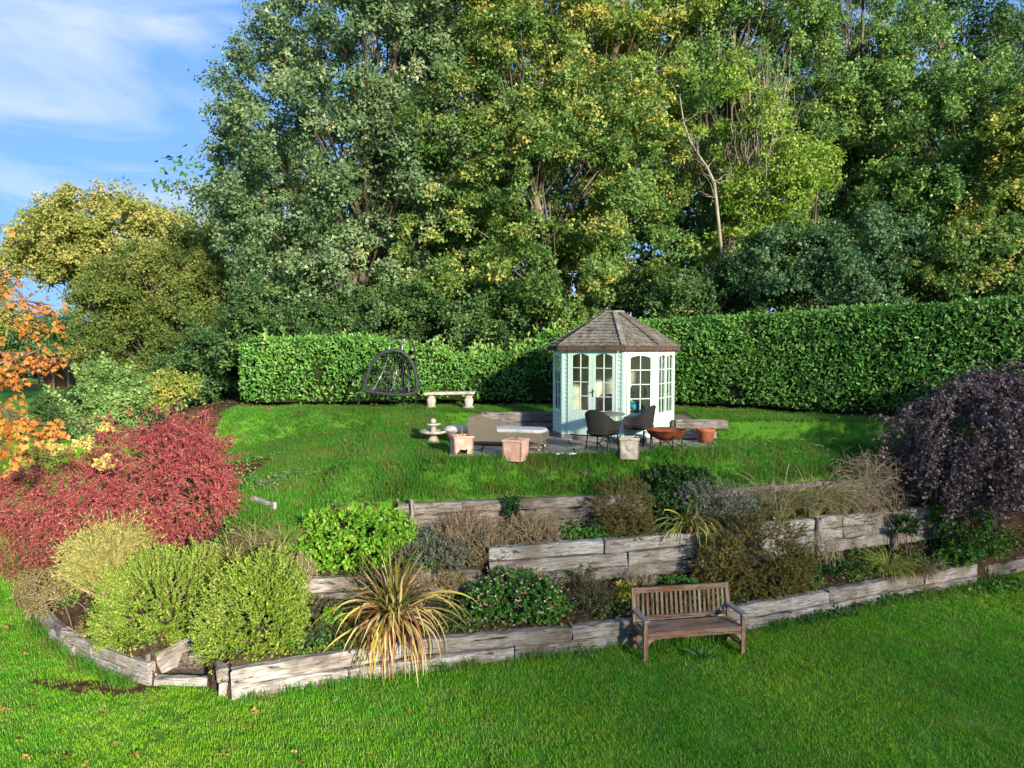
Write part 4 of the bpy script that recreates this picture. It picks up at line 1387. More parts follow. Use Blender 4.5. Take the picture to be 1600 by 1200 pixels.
for (xh, xp) in ((612, 628), (632, 648)):
    hk = Vector(el(xh, 529, -.3)); pole = Vector(el(xp, 560, .12))
    base = Vector(el(xp, 632, .16)); base.z = .04
    hb = Vector((hk.x, -.3, hk.z))
    pts_ = [base, base.lerp(pole, .5) + Vector((0, .1, 0)), pole + Vector((0, .06, 0)), Vector((hk.x + (pole.x - hk.x) * .9, .0, hk.z - .16)), Vector((hk.x + (pole.x - hk.x) * .55, -.15, hk.z - .03)), hb]
    MB().tube(pts_, .022, 8).build('stand_pole', M_ROPE, ec)
    MB().tube([hb, Vector((hk.x, -.4, hk.z - .15)), Vector((hk.x + .02, -.5, topz + .01))], .012, 6).build('spring', M_PALEROD, ec)
    MB().tube([base + Vector((-.06, -.25, -.02)), base + Vector((0, 0, .0)), base + Vector((.06, .25, -.02))], .026, 6).build('base_bar', M_ROPE, ec)
fx = Vector(el(645, 634, 0))
MB().lathe([(.0, .0), (.26, .0), (.27, .03), (.2, .05), (0, .05)], 18, (fx.x, 0, 0)).build('base_plate', M_ROPE, ec)

# ------------------------------------------------------------------ plant builders
M_BARK = wood_mat('bark', [(.3, '#3a322a'), (.5, '#5b5145'), (.7, '#7a7163')], (8, 8, 2), crack='#1e1914', crack_amt=.6, bmp=.9)
M_BARK_PALE = wood_mat('pale_bark', [(.3, '#645c50'), (.5, '#857d70'), (.7, '#9c9588')], (8, 8, 2), crack='#4a4238', crack_amt=.4, bmp=.5)
M_TWIG = plain_mat('twig', '#4a3c2f', '#6b5846', 12, .85, spec=.15)
M_TWIG_DRY = plain_mat('dry_twig', '#7a6854', '#a18f76', 12, .9, spec=.1)

def plant(name, label, cat, x, y, z=None, group=None):
    return thing(name, label, cat, (x, y, hz(x, y) if z is None else z), 0, group)
def attach(o, parent):
    """parts are computed in world places; shift them into the parent's frame"""
    o.parent = parent
    o.matrix_parent_inverse = Matrix.Translation(-Vector(parent.location))
    return o
def arr_obj(name, V, F, m, parent=None, rnd=None, smooth=False):
    me = np_mesh(name, V, F, rnd, smooth)
    me.materials.append(m)
    o = link(bpy.data.objects.new(name, me))
    if parent is not None:
        attach(o, parent)
        if name not in ('trunk', 'dead_limb'): tag(o, kind='stuff')
    return o
def join_arr(parts):
    Vs, Fs, b = [], [], 0
    for V_, F_ in parts:
        Vs.append(V_); Fs.append(F_ + b); b += len(V_)
    return np.concatenate(Vs), np.concatenate(Fs)

def shrub(parent, lobes, n_twig, L, per, leaf, mat_leaf, mat_twig, dirmix=(1, .3, .5), sag=.2, tmpl=LEAF4, t0=.25, twig_r=.004,
          side=.8, inner=.55, tint_clump=.25, k=4, floor=None, root=None, leaf_var=.3, stems=10, cut=None, name='foliage', rag=.2):
    """lobes filled with short arching twigs that carry the leaves; dirmix = outward, up, random"""
    if tmpl is LEAF4: tmpl = LEAFT
    P, Nn = lobe_points(lobes, n_twig, inner, floor=floor, cut=cut, rag=rag)
    n = len(P)
    D = unit(dirmix[0] * Nn + dirmix[1] * np.array([0, 0, 1.]) + dirmix[2] * randdir(n))
    Ls = L * rng.uniform(.6, 1.25, n)
    S = P - D * Ls[:, None] * .75
    sg = sag * rng.uniform(.5, 1.5, n)
    A = arcs(S, D, Ls, k, sg, .03)
    tv, tf = twig_arrays(A, twig_r, twig_r * .45)
    arr_obj('twigs', tv, tf, mat_twig, parent)
    # leaves along the outer part of each twig
    t = rng.uniform(t0, 1.0, (n, per))
    ii = t * (k - 1); i0 = np.minimum(ii.astype(int), k - 2); fr = (ii - i0)[..., None]
    ar = np.arange(n)[:, None]
    pos = A[ar, i0] * (1 - fr) + A[ar, i0 + 1] * fr
    tan = unit(A[ar, i0 + 1] - A[ar, i0])
    pos = pos.reshape(-1, 3); tan = tan.reshape(-1, 3)
    rd = randdir(len(pos))
    ax = unit(tan * (1 - side * .5) + rd * side)
    nm = unit(randdir(len(pos)) * .8 + np.repeat(Nn, per, 0) * .6 + np.array([0, 0, .6]))
    sz = leaf * rng.uniform(1 - leaf_var, 1 + leaf_var, len(pos))
    V_, F_, li = leaf_arrays(pos, ax, nm, sz, tmpl)
    cl = np.repeat(rng.random(n), per)
    rnd = np.clip(rng.random(len(pos)) * (1 - tint_clump) + cl * tint_clump, 0, 1)[li]
    o = arr_obj(name, V_, F_, mat_leaf, parent, rnd)
    # main stems from the root to the middle of the lobes
    if stems:
        base = np.array(root if root is not None else parent.location, float)
        pk = P[rng.choice(n, min(stems, n), replace=False)]
        st = np.tile(base, (len(pk), 1)) + rng.normal(size=(len(pk), 3)) * np.array([.05, .05, 0])
        m_ = st + (pk - st) * .5 + np.array([0, 0, .12]) * np.linalg.norm(pk - st, axis=1, keepdims=True)
        tt = np.linspace(0, 1, 7)[None, :, None]
        C = (1 - tt) ** 2 * st[:, None] + 2 * tt * (1 - tt) * m_[:, None] + tt ** 2 * pk[:, None]
        sv, sf = twig_arrays(C, twig_r * 3.2, twig_r, 5)
        arr_obj('stems', sv, sf, mat_twig, parent, smooth=True)
    return o

def ribbon_blade(base, az, L, pitch, droop, w, k=9, twist=0.0, fold=.25, kinky=False):
    """one strap leaf: points along an arc, creased along the middle"""
    d = np.array([math.cos(az), math.sin(az), 0.0])
    s = np.array([-math.sin(az), math.cos(az), 0.0])
    pts = [np.array(base, float)]
    a = pitch
    kink = rng.integers(3, k) if kinky and rng.random() < .45 else -1
    for i in range(1, k):
        a -= droop / (k - 1) * (.35 + 1.3 * i / k)
        if i == kink: a -= rng.uniform(.4, 1.1)
        if kinky:
            az += rng.normal(0, .09); d = np.array([math.cos(az), math.sin(az), 0.0])
        a = max(a, -1.65)
        pts.append(pts[-1] + (d * math.cos(a) + np.array([0, 0, 1.0]) * math.sin(a)) * L / (k - 1))
    Vv, Ff = [], []
    for i, p_ in enumerate(pts):
        t = i / (k - 1)
        ww = w * (min(1, .55 + t * 2.2) * (1 - t ** 3) + .03)
        an = twist * t
        up_ = np.array([0, 0, 1.0])
        sd = s * math.cos(an) + up_ * math.sin(an)
        Vv += [p_ - sd * ww / 2 + up_ * ww * fold, p_, p_ + sd * ww / 2 + up_ * ww * fold]
        if i:
            b = (i - 1) * 3
            Ff += [(b, b + 1, b + 4, b + 3), (b + 1, b + 2, b + 5, b + 4)]
    return np.array(Vv), np.array(Ff)

def grass_clump(parent, c, n, L, pitch, droop, w, mat, spread=.08, name='blades', az=None, k=7):
    parts, rn = [], []
    for i in range(n):
        a = rng.uniform(0, 6.283) if az is None else rng.normal(*az)
        r_ = spread * math.sqrt(rng.random())
        b = (c[0] + r_ * math.cos(a), c[1] + r_ * math.sin(a), c[2] - .01)
        v_, f_ = ribbon_blade(b, a + rng.normal(0, .3), L * rng.uniform(.6, 1.2), pitch + rng.normal(0, .15), droop * rng.uniform(.5, 1.4), w * rng.uniform(.7, 1.2), k, rng.normal(0, .6))
        parts.append((v_, f_)); rn += [rng.random()] * len(f_)
    V_, F_ = join_arr(parts)
    return arr_obj(name, V_, F_, mat, parent, np.array(rn))

# ------------------------------------------------------------------ laurel hedge
M_HEDGE = leaf_mat('laurel_leaf', [(0, '#386626'), (.35, '#508534'), (.7, '#6ea048'), (.95, '#86a04e'), (1, '#a9a050')], .25, .42, .38)
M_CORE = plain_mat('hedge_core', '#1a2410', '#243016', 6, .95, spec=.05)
def hedge(name, label, x0, x1, top_fn, thick=1.1, dens=420, rough=.05, shoots=0, round_end=None, leafs=.108):
    xs = np.linspace(x0, x1, 60)
    ys = y_of(HEDGE, xs)
    mid_ = 30
    root = thing(name, label, 'hedge', (float(xs[mid_]), float(ys[mid_] + thick / 2), hz(xs[mid_], ys[mid_] + .3)))
    seg = np.hypot(np.diff(xs), np.diff(ys))
    cs = np.concatenate([[0], np.cumsum(seg)])
    def at_s(s): return np.interp(s, cs, xs), np.interp(s, cs, ys)
    def top_z(x): return np.interp(x, [p_[0] for p_ in top_fn], [p_[1] for p_ in top_fn])
    tot = cs[-1]
    # solid dark green core that keeps the hedge opaque
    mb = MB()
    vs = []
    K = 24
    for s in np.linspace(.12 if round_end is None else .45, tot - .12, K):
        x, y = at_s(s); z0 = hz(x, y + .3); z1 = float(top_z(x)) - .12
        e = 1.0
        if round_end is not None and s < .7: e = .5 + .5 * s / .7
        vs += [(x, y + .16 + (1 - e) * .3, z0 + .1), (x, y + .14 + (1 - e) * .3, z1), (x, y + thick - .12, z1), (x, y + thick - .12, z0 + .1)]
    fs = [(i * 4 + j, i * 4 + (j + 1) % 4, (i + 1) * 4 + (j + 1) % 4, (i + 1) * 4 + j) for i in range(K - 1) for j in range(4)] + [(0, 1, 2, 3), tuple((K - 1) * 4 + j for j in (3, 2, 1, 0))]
    attach(mb.add(vs, fs).build('opaque_core', M_CORE), root)
    # leaves on front, top, back
    def surf(n, which):
        s = rng.uniform(0, tot, n)
        x, y = at_s(s)
        x2, y2 = at_s(np.minimum(s + .05, tot)); x1_, y1_ = at_s(np.maximum(s - .05, 0))
        t = unit(np.c_[x2 - x1_, y2 - y1_, np.zeros(n)])
        nf = np.c_[t[:, 1], -t[:, 0], np.zeros(n)]
        z0 = H(x, y + .25); z1 = top_z(x)
        bul = rough * (np.sin(s * 4.1) + np.sin(s * 1.7 + 2) * 1.2)
        if which == 'front':
            v = rng.random(n) ** .9
            z = z0 + .12 + (z1 - z0 - .12) * v
            depth = rng.normal(0, .035, n) + bul * np.sin(z * 3 + s) + .08 * np.exp(-((1 - v) / .06) ** 2)
            # hollow, thin foot
            depth += .22 * np.clip((.18 - v) / .18, 0, 1) * rng.random(n)
            P = np.c_[x, y, z] - nf * depth[:, None]
            N_ = nf + np.array([0, 0, .35])
        elif which == 'top':
            w = rng.random(n)
            P = np.c_[x, y, z1 + rng.normal(0, .03, n) + bul * .6] - nf * (w * thick)[:, None]
            N_ = np.tile(np.array([0, 0, 1.0]), (n, 1))
        else:
            z = z0 + .1 + (z1 - z0 - .1) * rng.random(n)
            P = np.c_[x, y, z] - nf * (thick + rng.normal(0, .05, n))[:, None]
            N_ = -nf + np.array([0, 0, .3])
        return P, N_, s
    parts = []
    hgt = np.mean([float(top_z(x)) - hz(x, float(y_of(HEDGE, x)) + .3) for x in np.linspace(x0, x1, 9)])
    for which, area in (('front', tot * hgt), ('top', tot * thick), ('back', tot * hgt * .15)):
        parts.append(surf(int(area * dens), which))
    P = np.concatenate([p_[0] for p_ in parts]); N_ = np.concatenate([p_[1] for p_ in parts]); s_ = np.concatenate([p_[2] for p_ in parts])
    if round_end is not None:         # the free end curves back
        near = s_ < .8
        kx = (.8 - s_[near]) / .8
        P[near, 1] += kx ** 2 * .55 * np.clip(1 - (P[near, 1] - y_of(HEDGE, P[near, 0])) / thick, 0, 1)
        z1 = top_z(P[near, 0]); P[near, 2] -= kx ** 2 * .22 * (P[near, 2] > z1 - .5)
        m2 = 900
        v = rng.random(m2); z0 = hz(x0, 19.5)
        ww = rng.random(m2)
        Pe = np.c_[np.full(m2, x0) - .06 * np.sin(np.pi * ww) + rng.normal(0, .03, m2), float(y_of(HEDGE, x0)) + .5 + ww * (thick - .5), z0 + .2 + v * (top_fn[0][1] - z0 - .3)]
        P = np.concatenate([P, Pe]); N_ = np.concatenate([N_, np.tile(np.array([-1.0, -.2, .3]), (m2, 1))])
    thin = lumps(P, 1.4, 31) + rng.normal(0, .25, len(P)) > -.62      # thin, twiggy patches
    P, N_ = P[thin], N_[thin]
    P[:, 1] += .05 * lumps(P, .9, 12); P[:, 2] += .035 * lumps(P, 1.1, 13)
    n = len(P)
    N_ = unit(unit(N_) * .8 + randdir(n) * .75)
    A_ = unit(randdir(n) + np.array([0, -.2, .45]))
    V_, F_, li = leaf_arrays(P, A_, N_, leafs * rng.uniform(.5, 1.3, n), LEAF6)
    pr = rng.random(n)
    cl = .5 + .5 * np.sin(P[:, 0] * 2.1 + 1.7 * np.sin(P[:, 2] * 2.7)) * np.sin(P[:, 2] * 3.3 + P[:, 0] * .6)
    o = arr_obj('leaves', V_, F_, M_HEDGE, root, np.clip(pr * .75 + cl * .25, 0, 1)[li])
    tag(o, kind='stuff')
    if shoots:                         # uncut shoots standing out of the top
        S, D_, Ls = [], [], []
        for i in range(shoots):
            s = rng.uniform(.2, tot - .1); x, y = at_s(s)
            S.append((x, y + rng.uniform(-.02, thick * .6), float(top_z(x)) - .25)); D_.append((rng.normal(0, .25), rng.normal(-.15, .2), 1)); Ls.append(rng.uniform(.3, .75))
        S = np.array(S); D_ = unit(np.array(D_)); Ls = np.array(Ls)
        A = arcs(S, D_, Ls, 5, .15, .02)
        tv, tf = twig_arrays(A, .006, .003)
        per = 13
        t = np.tile(np.linspace(.2, 1, per), (len(S), 1)) * 4
        i0 = np.minimum(t.astype(int), 3); fr = (t - i0)[..., None]; ar = np.arange(len(S))[:, None]
        pos = (A[ar, i0] * (1 - fr) + A[ar, i0 + 1] * fr).reshape(-1, 3)
        ax = unit(randdir(len(pos)) + np.repeat(D_, per, 0) * .9)
        nm = unit(randdir(len(pos)) * .6 + np.array([0, -.5, .6]))
        V_, F_, li = leaf_arrays(pos, ax, nm, .135 * rng.uniform(.7, 1.2, len(pos)), LEAF6)
        arr_obj('shoots', tv, tf, M_TWIG, root)
        tag(arr_obj('shoot_leaves', V_, F_, M_HEDGE, root, np.clip(rng.random(len(pos)) * .5 + .5, 0, 1)[li]), kind='stuff')
    return root
hedge('laurel_hedge', 'clipped laurel hedge with rounded free end, behind the hanging chair', -7.45, -2.7, [(-7.5, 4.83), (-5.5, 4.9), (-3.6, 4.84), (-2.7, 4.72)], 1.0, 500, .04, 8, True)
hedge('laurel_hedge', 'loose uneven laurel hedge with long uncut shoots behind the stone bench', -2.75, 1.7, [(-2.8, 4.55), (-1.6, 4.5), (-.3, 4.42), (.4, 4.6), (1.0, 4.95), (1.7, 5.1)], .9, 470, .1, 70)
hedge('laurel_hedge', 'tall neatly clipped laurel hedge running behind the summerhouse and purple tree', 1.6, 13.5, [(1.6, 5.25), (4.6, 5.36), (7.2, 5.5), (9, 5.58), (10.9, 5.7), (13.5, 5.85)], 1.2, 490, .03, 4)

# ------------------------------------------------------------------ beds and border plants
def LB(x, y, Y, rx, rz, ry=None):     # lobe seen at a photo place with pixel radii
    c = at(x, y, Y)
    s = Y / FPX
    return ((c.x, Y, c.z), (rx * s, (ry if ry else rx) * s, rz * s))

# sprawling red shrub
M_RED = leaf_mat('red_leaf', [(0, '#54222a'), (.3, '#8a3442'), (.55, '#a84654'), (.72, '#a85a54'), (.85, '#a67e60'), (.93, '#857440'), (1, '#c2a860')], .3, .6, .25)
M_REDTWIG = plain_mat('red_twig', '#7d4a42', '#a5705f', 12, .8)
t = plant('red_berberis', 'large sprawling shrub with crimson red autumn leaves', 'shrub', -5.3, 12.6)
lob = [LB(240, 745, 12.3, 125, 100, 100), (LB(100, 770, 12.2, 130, 70, 90)), LB(300, 760, 11.9, 70, 95, 60), LB(165, 790, 11.8, 95, 50, 60), LB(20, 780, 12.4, 60, 45, 70), LB(280, 700, 12.7, 70, 55, 70)]
gfl = lambda x, y: H(x, y) + .02
shrub(t, lob, 2700, .46, 28, .046, M_RED, M_REDTWIG, (.8, .15, .75), .55, LEAF4, .1, .0022, .9, .72, .35, 4, gfl, stems=26)
# arching tips
P, Nn = lobe_points(lob, 170, .95, floor=gfl, up_bias=.8)
A = arcs(P - Nn * .1, unit(Nn + np.array([0, 0, .5]) + randdir(len(P)) * .6), rng.uniform(.25, .55, len(P)), 6, .5, .02)
tv, tf = twig_arrays(A, .0035, .002); arr_obj('arching_tips', tv, tf, M_REDTWIG, t)
pos = A[:, 2:, :].repeat(4, 1).reshape(-1, 3) + rng.normal(size=(len(P) * 16, 3)) * .02
V_, F_, li = leaf_arrays(pos, randdir(len(pos)), unit(randdir(len(pos)) + np.array([0, 0, .6])), .045 * rng.uniform(.7, 1.3, len(pos)), LEAF4)
arr_obj('tip_leaves', V_, F_, M_RED, t, rng.random(len(pos))[li] * .85)
# yellow leaf clusters of a second shrub growing through it
M_PALEYEL = leaf_mat('pale_yellow_leaf', [(0, '#a09a4c'), (.5, '#c9bd6a'), (1, '#ddd08a')], .35, .6, .25)
t = plant('yellow_spindle', 'thin yellow-leaved shoots growing up through the red shrub', 'shrub', -6.3, 12.0)
shrub(t, [LB(165, 722, 11.45, 14, 9), LB(75, 702, 11.7, 22, 10), LB(130, 692, 11.8, 16, 8), LB(165, 668, 12.2, 12, 6)], 120, .16, 12, .05, M_PALEYEL, M_TWIG, (1, .5, .5), .1, LEAF4W, .3, .003, stems=8)

# feathery broom
M_BROOM = leaf_mat('broom_stem', [(0, '#5f6b35'), (.4, '#8d9450'), (.75, '#b1ad6a'), (1, '#c79a62')], .25, .6, .25)
bx_ = at(165, 900, 10.95)
t = plant('broom_shrub', 'feathery pale green broom with thin arching stems in front of the red shrub', 'shrub', bx_.x, 10.95)
S = np.array([bx_.x, 10.95, t.location.z + .15])
n = 1500
P, Nn = lobe_points([LB(165, 835, 10.95, 78, 52, 60), LB(205, 865, 10.9, 40, 75, 40), LB(140, 880, 10.8, 50, 45, 45)], n, .35, up_bias=.5)
n = len(P)
D_ = unit(P - S + np.array([0, 0, .3]))
st = S + (P - S) * rng.uniform(.35, .7, (n, 1))
A = arcs(st, unit(D_ + randdir(n) * .3), rng.uniform(.35, .6, n), 7, rng.uniform(.1, .55, n), .02)
tv, tf = twig_arrays(A, .0045, .002)
arr_obj('stems', tv, tf, M_BROOM, t, np.tile(np.repeat(rng.random(n), 6), 3))
pos = A[:, 3:].reshape(-1, 3); tg = unit(np.gradient(A, axis=1))[:, 3:].reshape(-1, 3)
pos = np.repeat(pos, 3, 0) + rng.normal(size=(len(pos) * 3, 3)) * .012; tg = np.repeat(tg, 3, 0)
V_, F_, li = leaf_arrays(pos, unit(tg + randdir(len(pos)) * .5), randdir(len(pos)), .055 * rng.uniform(.6, 1.3, len(pos)), NEEDLE)
arr_obj('needles', V_, F_, M_BROOM, t, rng.random(len(pos))[li])
c_ = np.linspace(0, 1, 6)[None, :, None]
core = S + (P[:60, None] - S) * c_ * .7
tv, tf = twig_arrays(core, .011, .004, 5); arr_obj('main_stems', tv, tf, M_TWIG_DRY, t)

# two clipped rosemary-like shrubs beside the steps
M_ROSE = leaf_mat('rosemary_leaf', [(0, '#42661c'), (.35, '#658826'), (.7, '#86a232'), (1, '#b8be60')], .3, .5, .3)
ROSELEAF = (np.array([[0, 0, 0], [.17, .45, .05], [0, 1, 0], [-.17, .45, .05]]), np.array([[0, 1, 2, 3]]))
M_ROSET = plain_mat('rosemary_twig', '#6a6240', '#8f8a58', 12, .8)
for (nm, lab, lob, rt) in (
    ('rosemary_shrub', 'broad bushy green needle-leaved shrub on the broom side of the timber steps', [LB(250, 935, 10.55, 92, 78, 70), LB(205, 975, 10.4, 62, 52, 50), LB(310, 900, 10.9, 45, 48, 50), LB(225, 1000, 10.35, 62, 34, 34)], (at(245, 1000, 10.5).x, 10.5)),
    ('rosemary_shrub', 'tall bushy green needle-leaved shrub on the strap-leaved plant side of the timber steps', [LB(395, 965, 9.98, 84, 92, 60), LB(415, 920, 10.05, 62, 58, 55), LB(360, 985, 9.95, 58, 58, 50), LB(398, 1025, 9.9, 68, 38, 36)], (at(395, 1040, 10.0).x, 10.1))):
    t = plant(nm, lab, 'shrub', rt[0], rt[1])
    shrub(t, lob, 2400, .26, 36, .036, M_ROSE, M_ROSET, (.9, .6, .35), .05, LEAFT, .0, .0035, .6, .72, .35, 3, lambda x, y: .12, stems=22, rag=.1)
    P, Nn = lobe_points(lob, 260, .97, floor=.2, rag=.1)
    A = arcs(P - Nn * .12, unit(Nn + np.array([0, 0, .45]) + randdir(len(P)) * .35), rng.uniform(.16, .28, len(P)), 5, .05, .02)
    tv, tf = twig_arrays(A, .004, .002); arr_obj('long_shoots', tv, tf, M_ROSET, t)
    pos = np.repeat(A[:, 1:].reshape(-1, 3), 6, 0); pos = pos + rng.normal(size=pos.shape) * .012
    V_, F_, li = leaf_arrays(pos, unit(np.repeat(np.repeat(Nn, 4, 0), 6, 0) * .5 + randdir(len(pos))), randdir(len(pos)), .03 * rng.uniform(.7, 1.3, len(pos)), LEAF4)
    arr_obj('shoot_leaves', V_, F_, M_ROSE, t, np.clip(rng.random(len(pos)) * .6 + .4, 0, 1)[li])

# strap-leaved plants: every leaf an object of its own
M_PHOR = [leaf_mat('strap_leaf_' + a, st, .3, .5, .3) for a, st in (('straw', [(0, '#b89a60'), (1, '#d6c088')]), ('olive', [(0, '#6d6a2c'), (1, '#8f8a3e')]), ('brown', [(0, '#7d5a3c'), (1, '#a0805a')]), ('yellow', [(0, '#b3a040'), (1, '#c6b557')]), ('rust', [(0, '#8a4a36'), (1, '#a5624a')]), ('green', [(0, '#4f6a2c'), (1, '#6f8640')]))]
def strap_plant(name, label, c, specs):
    t = plant(name, label, 'plant', c[0], c[1], c[2])
    for (az, L, pitch, droop, w, mi, tw) in specs:
        v_, f_ = ribbon_blade((rng.normal(0, .05), rng.normal(0, .05), 0), az, L, pitch, droop, w, 10, tw, kinky=True)
        me = np_mesh('leaf', v_, f_, np.full(len(f_), rng.random()), True)
        me.materials.append(M_PHOR[mi])
        link(bpy.data.objects.new('leaf', me), t)
    cr_ = MB().lathe([(.1, -.05), (.12, .03), (.07, .1), (.02, .14)], 10).build('crown', M_PHOR[2], t)
    return t
pc = at(614, 950, 10.55)
sp = []
for i in range(250):
    k = rng.random()
    if k < .30:    # upright
        sp.append((rng.uniform(0, 6.283), rng.uniform(.75, 1.25), rng.uniform(.8, 1.45), rng.uniform(.1, .8), rng.uniform(.028, .045), int(rng.choice([0, 1, 1, 5, 2])), rng.normal(0, .4)))
    elif k < .62:  # arching out and over towards the lawn
        sp.append((rng.uniform(-3.5, .35), rng.uniform(.85, 1.55), rng.uniform(.2, 1.1), rng.uniform(1.0, 2.3), rng.uniform(.025, .045), int(rng.choice([0, 0, 1, 3, 2])), rng.normal(0, 1.0)))
    else:          # hanging dead skirt
        sp.append((rng.uniform(-2.3, -.8), rng.uniform(.9, 1.5), rng.uniform(-.1, .8), rng.uniform(1.5, 2.2), rng.uniform(.022, .04), int(rng.choice([0, 0, 2, 3, 4])), rng.normal(0, 1.4)))
for i in range(16):
    sp.append((rng.normal(2.9, .3), rng.uniform(.5, .9), rng.uniform(.6, .95), rng.uniform(.4, 1.0), .022, 4, rng.normal(0, .6)))
strap_plant('flax_plant', 'big sprawling strap-leaved plant gone straw yellow, hanging over the lowest wall', (pc.x, 10.55, .62), sp)
pc = at(1075, 815, 12.55)
sp = [(rng.uniform(-2.9, -.3), rng.uniform(.6, 1.05), rng.uniform(.6, 1.2), rng.uniform(1.5, 2.4), .032, int(rng.choice([5, 5, 0, 1, 3])), rng.normal(0, .8)) for _ in range(52)]
sp += [(rng.uniform(0, 6.28), rng.uniform(.5, .9), rng.uniform(1, 1.4), rng.uniform(.3, 1.2), .03, int(rng.choice([0, 5, 1])), 0) for _ in range(12)]
strap_plant('flax_plant', 'smaller green strap-leaved plant drooping over the middle wall', (pc.x, 12.55, 1.45), sp)

# broadleaf and twiggy bed plants
def bed(name, label, cat, lobes, n, L, per, leaf, mat, twig=M_TWIG, root=None, **kw):
    c = lobes[0][0]
    rx, ry = (c[0], c[1]) if root is None else root
    t = plant(name, label, cat, rx, ry)
    kw.setdefault('floor', gfl)
    shrub(t, lobes, n, L, per, leaf, mat, twig, **kw)
    return t
M_CHOI = leaf_mat('bright_leaf', [(0, '#3e761c'), (.4, '#669e2b'), (.8, '#90b83a'), (1, '#c0cc58')], .35, .4, .4)
bed('choisya_shrub', 'rounded bright lime green glossy shrub above the lowest wall', 'shrub', [LB(545, 840, 11.6, 85, 48, 55), LB(600, 825, 11.8, 45, 32, 40), LB(495, 855, 11.5, 38, 30, 35)], 700, .2, 13, .075, M_CHOI, tmpl=LEAF6, dirmix=(1, .5, .4), inner=.7)
M_GREYG = leaf_mat('grey_green_leaf', [(0, '#4d5a48'), (.5, '#6c7a66'), (1, '#94a08c')], .2, .7, .15)
bed('lavender_clump', 'low grey-green lavender clump under the topmost wall', 'plant', [LB(655, 860, 11.75, 42, 26, 40), LB(705, 862, 11.7, 35, 22, 35), LB(660, 835, 12.0, 30, 15, 20)], 620, .18, 16, .034, M_GREYG, tmpl=LEAF4, dirmix=(.6, .8, .4))
M_BROWN = leaf_mat('dried_brown_leaf', [(0, '#4f4032'), (.4, '#75604a'), (.75, '#8f7d52'), (1, '#a0935a')], .2, .8, .1)
bed('dried_shrub', 'dry brown and olive twiggy shrub beside the ivy tuft on the topmost wall', 'shrub', [LB(740, 835, 11.95, 56, 46, 45), LB(765, 855, 11.8, 36, 32, 30), LB(700, 830, 12.1, 30, 30, 22)], 800, .3, 10, .028, M_BROWN, M_TWIG_DRY, dirmix=(.7, .8, .5), sag=.15)
bed('dried_shrub', 'low dry grey-brown shrub beside the broad-leaved primula patch', 'shrub', [LB(832, 828, 12.15, 50, 32, 38)], 560, .26, 8, .026, M_BROWN, M_TWIG_DRY, dirmix=(.7, .7, .6), sag=.2)
M_OLIVE = leaf_mat('olive_leaf', [(0, '#43451f'), (.4, '#62602c'), (.75, '#837a38'), (1, '#a4934a')], .25, .65, .2)
bed('olive_shrub', 'rounded olive green shrub standing on top of the middle sleeper wall', 'shrub', [LB(972, 786, 12.6, 54, 50, 48), LB(985, 818, 12.45, 48, 32, 40)], 760, .24, 20, .032, M_OLIVE, dirmix=(.9, .5, .5))
bed('broad_olive_shrub', 'wide brown-olive shrub overhanging the lowest wall beside the slatted bench', 'shrub', [LB(1180, 855, 12.3, 88, 62, 55), LB(1130, 875, 12.1, 50, 50, 40), LB(1235, 885, 12.3, 40, 40, 40), LB(1190, 905, 12.05, 65, 28, 30)], 1500, .28, 26, .04, M_OLIVE, dirmix=(.9, .3, .6), sag=.3)
M_GREEN = leaf_mat('mid_green_leaf', [(0, '#2c5420'), (.4, '#42752b'), (.8, '#5f9038'), (1, '#86a552')], .3, .5, .3)
M_DKGREEN = leaf_mat('dark_green_leaf', [(0, '#1f3a1c'), (.5, '#325428'), (1, '#4f7038')], .25, .55, .25)
t = bed('salvia_plant', 'green flowering plant dotted with small pink and white blooms', 'plant', [LB(805, 932, 11.15, 78, 46, 50), LB(850, 945, 11.1, 38, 38, 35), LB(760, 945, 11.05, 38, 34, 35)], 700, .22, 16, .042, M_GREEN, tmpl=LEAF4W, dirmix=(.9, .6, .5))
M_PETAL = leaf_mat('pink_white_petal', [(0, '#d9c9c4'), (.45, '#e0d6cf'), (.55, '#d08d86'), (1, '#c4706c')], .3, .6, .2)
P, Nn = lobe_points([LB(805, 930, 11.15, 80, 48, 52), LB(850, 945, 11.1, 40, 40, 37), LB(760, 945, 11.05, 40, 36, 37)], 210, .97, floor=gfl)
pp = np.repeat(P, 4, 0); rr = np.repeat(rng.random(len(P)), 4)
V_, F_, li = leaf_arrays(pp, unit(np.repeat(Nn, 4, 0) * .4 + randdir(len(pp))), unit(np.repeat(Nn, 4, 0) + randdir(len(pp)) * .3), np.full(len(pp), .022), LEAF4W)
arr_obj('flowers', V_, F_, M_PETAL, t, rr[li])
M_HEATH = leaf_mat('heather_leaf', [(0, '#2e3326'), (.5, '#49503a'), (1, '#6a6a50')], .15, .7, .15)
bed('heather_plant', 'dark low heather between the flowering plant and the bench', 'plant', [LB(922, 932, 11.35, 42, 34, 35)], 420, .16, 22, .02, M_HEATH, dirmix=(.8, .7, .4))
M_LIME = leaf_mat('lime_leaf', [(0, '#86962e'), (.5, '#adb03c'), (1, '#c9b23e')], .35, .5, .3)
bed('euphorbia_plant', 'small yellow-green leafy plant behind the corner of the bench', 'plant', [LB(975, 930, 11.6, 24, 20, 20)], 60, .18, 12, .07, M_LIME, tmpl=LEAF6, dirmix=(.7, .8, .4), stems=5)
bed('bay_shrub', 'dark green bushy shrub behind the olive shrub on the bank edge', 'shrub', [LB(1038, 765, 13.35, 46, 42, 36), LB(1055, 790, 13.2, 42, 40, 32), LB(1075, 748, 13.6, 40, 22, 30)], 560, .24, 15, .06, M_DKGREEN, tmpl=LEAF4W)
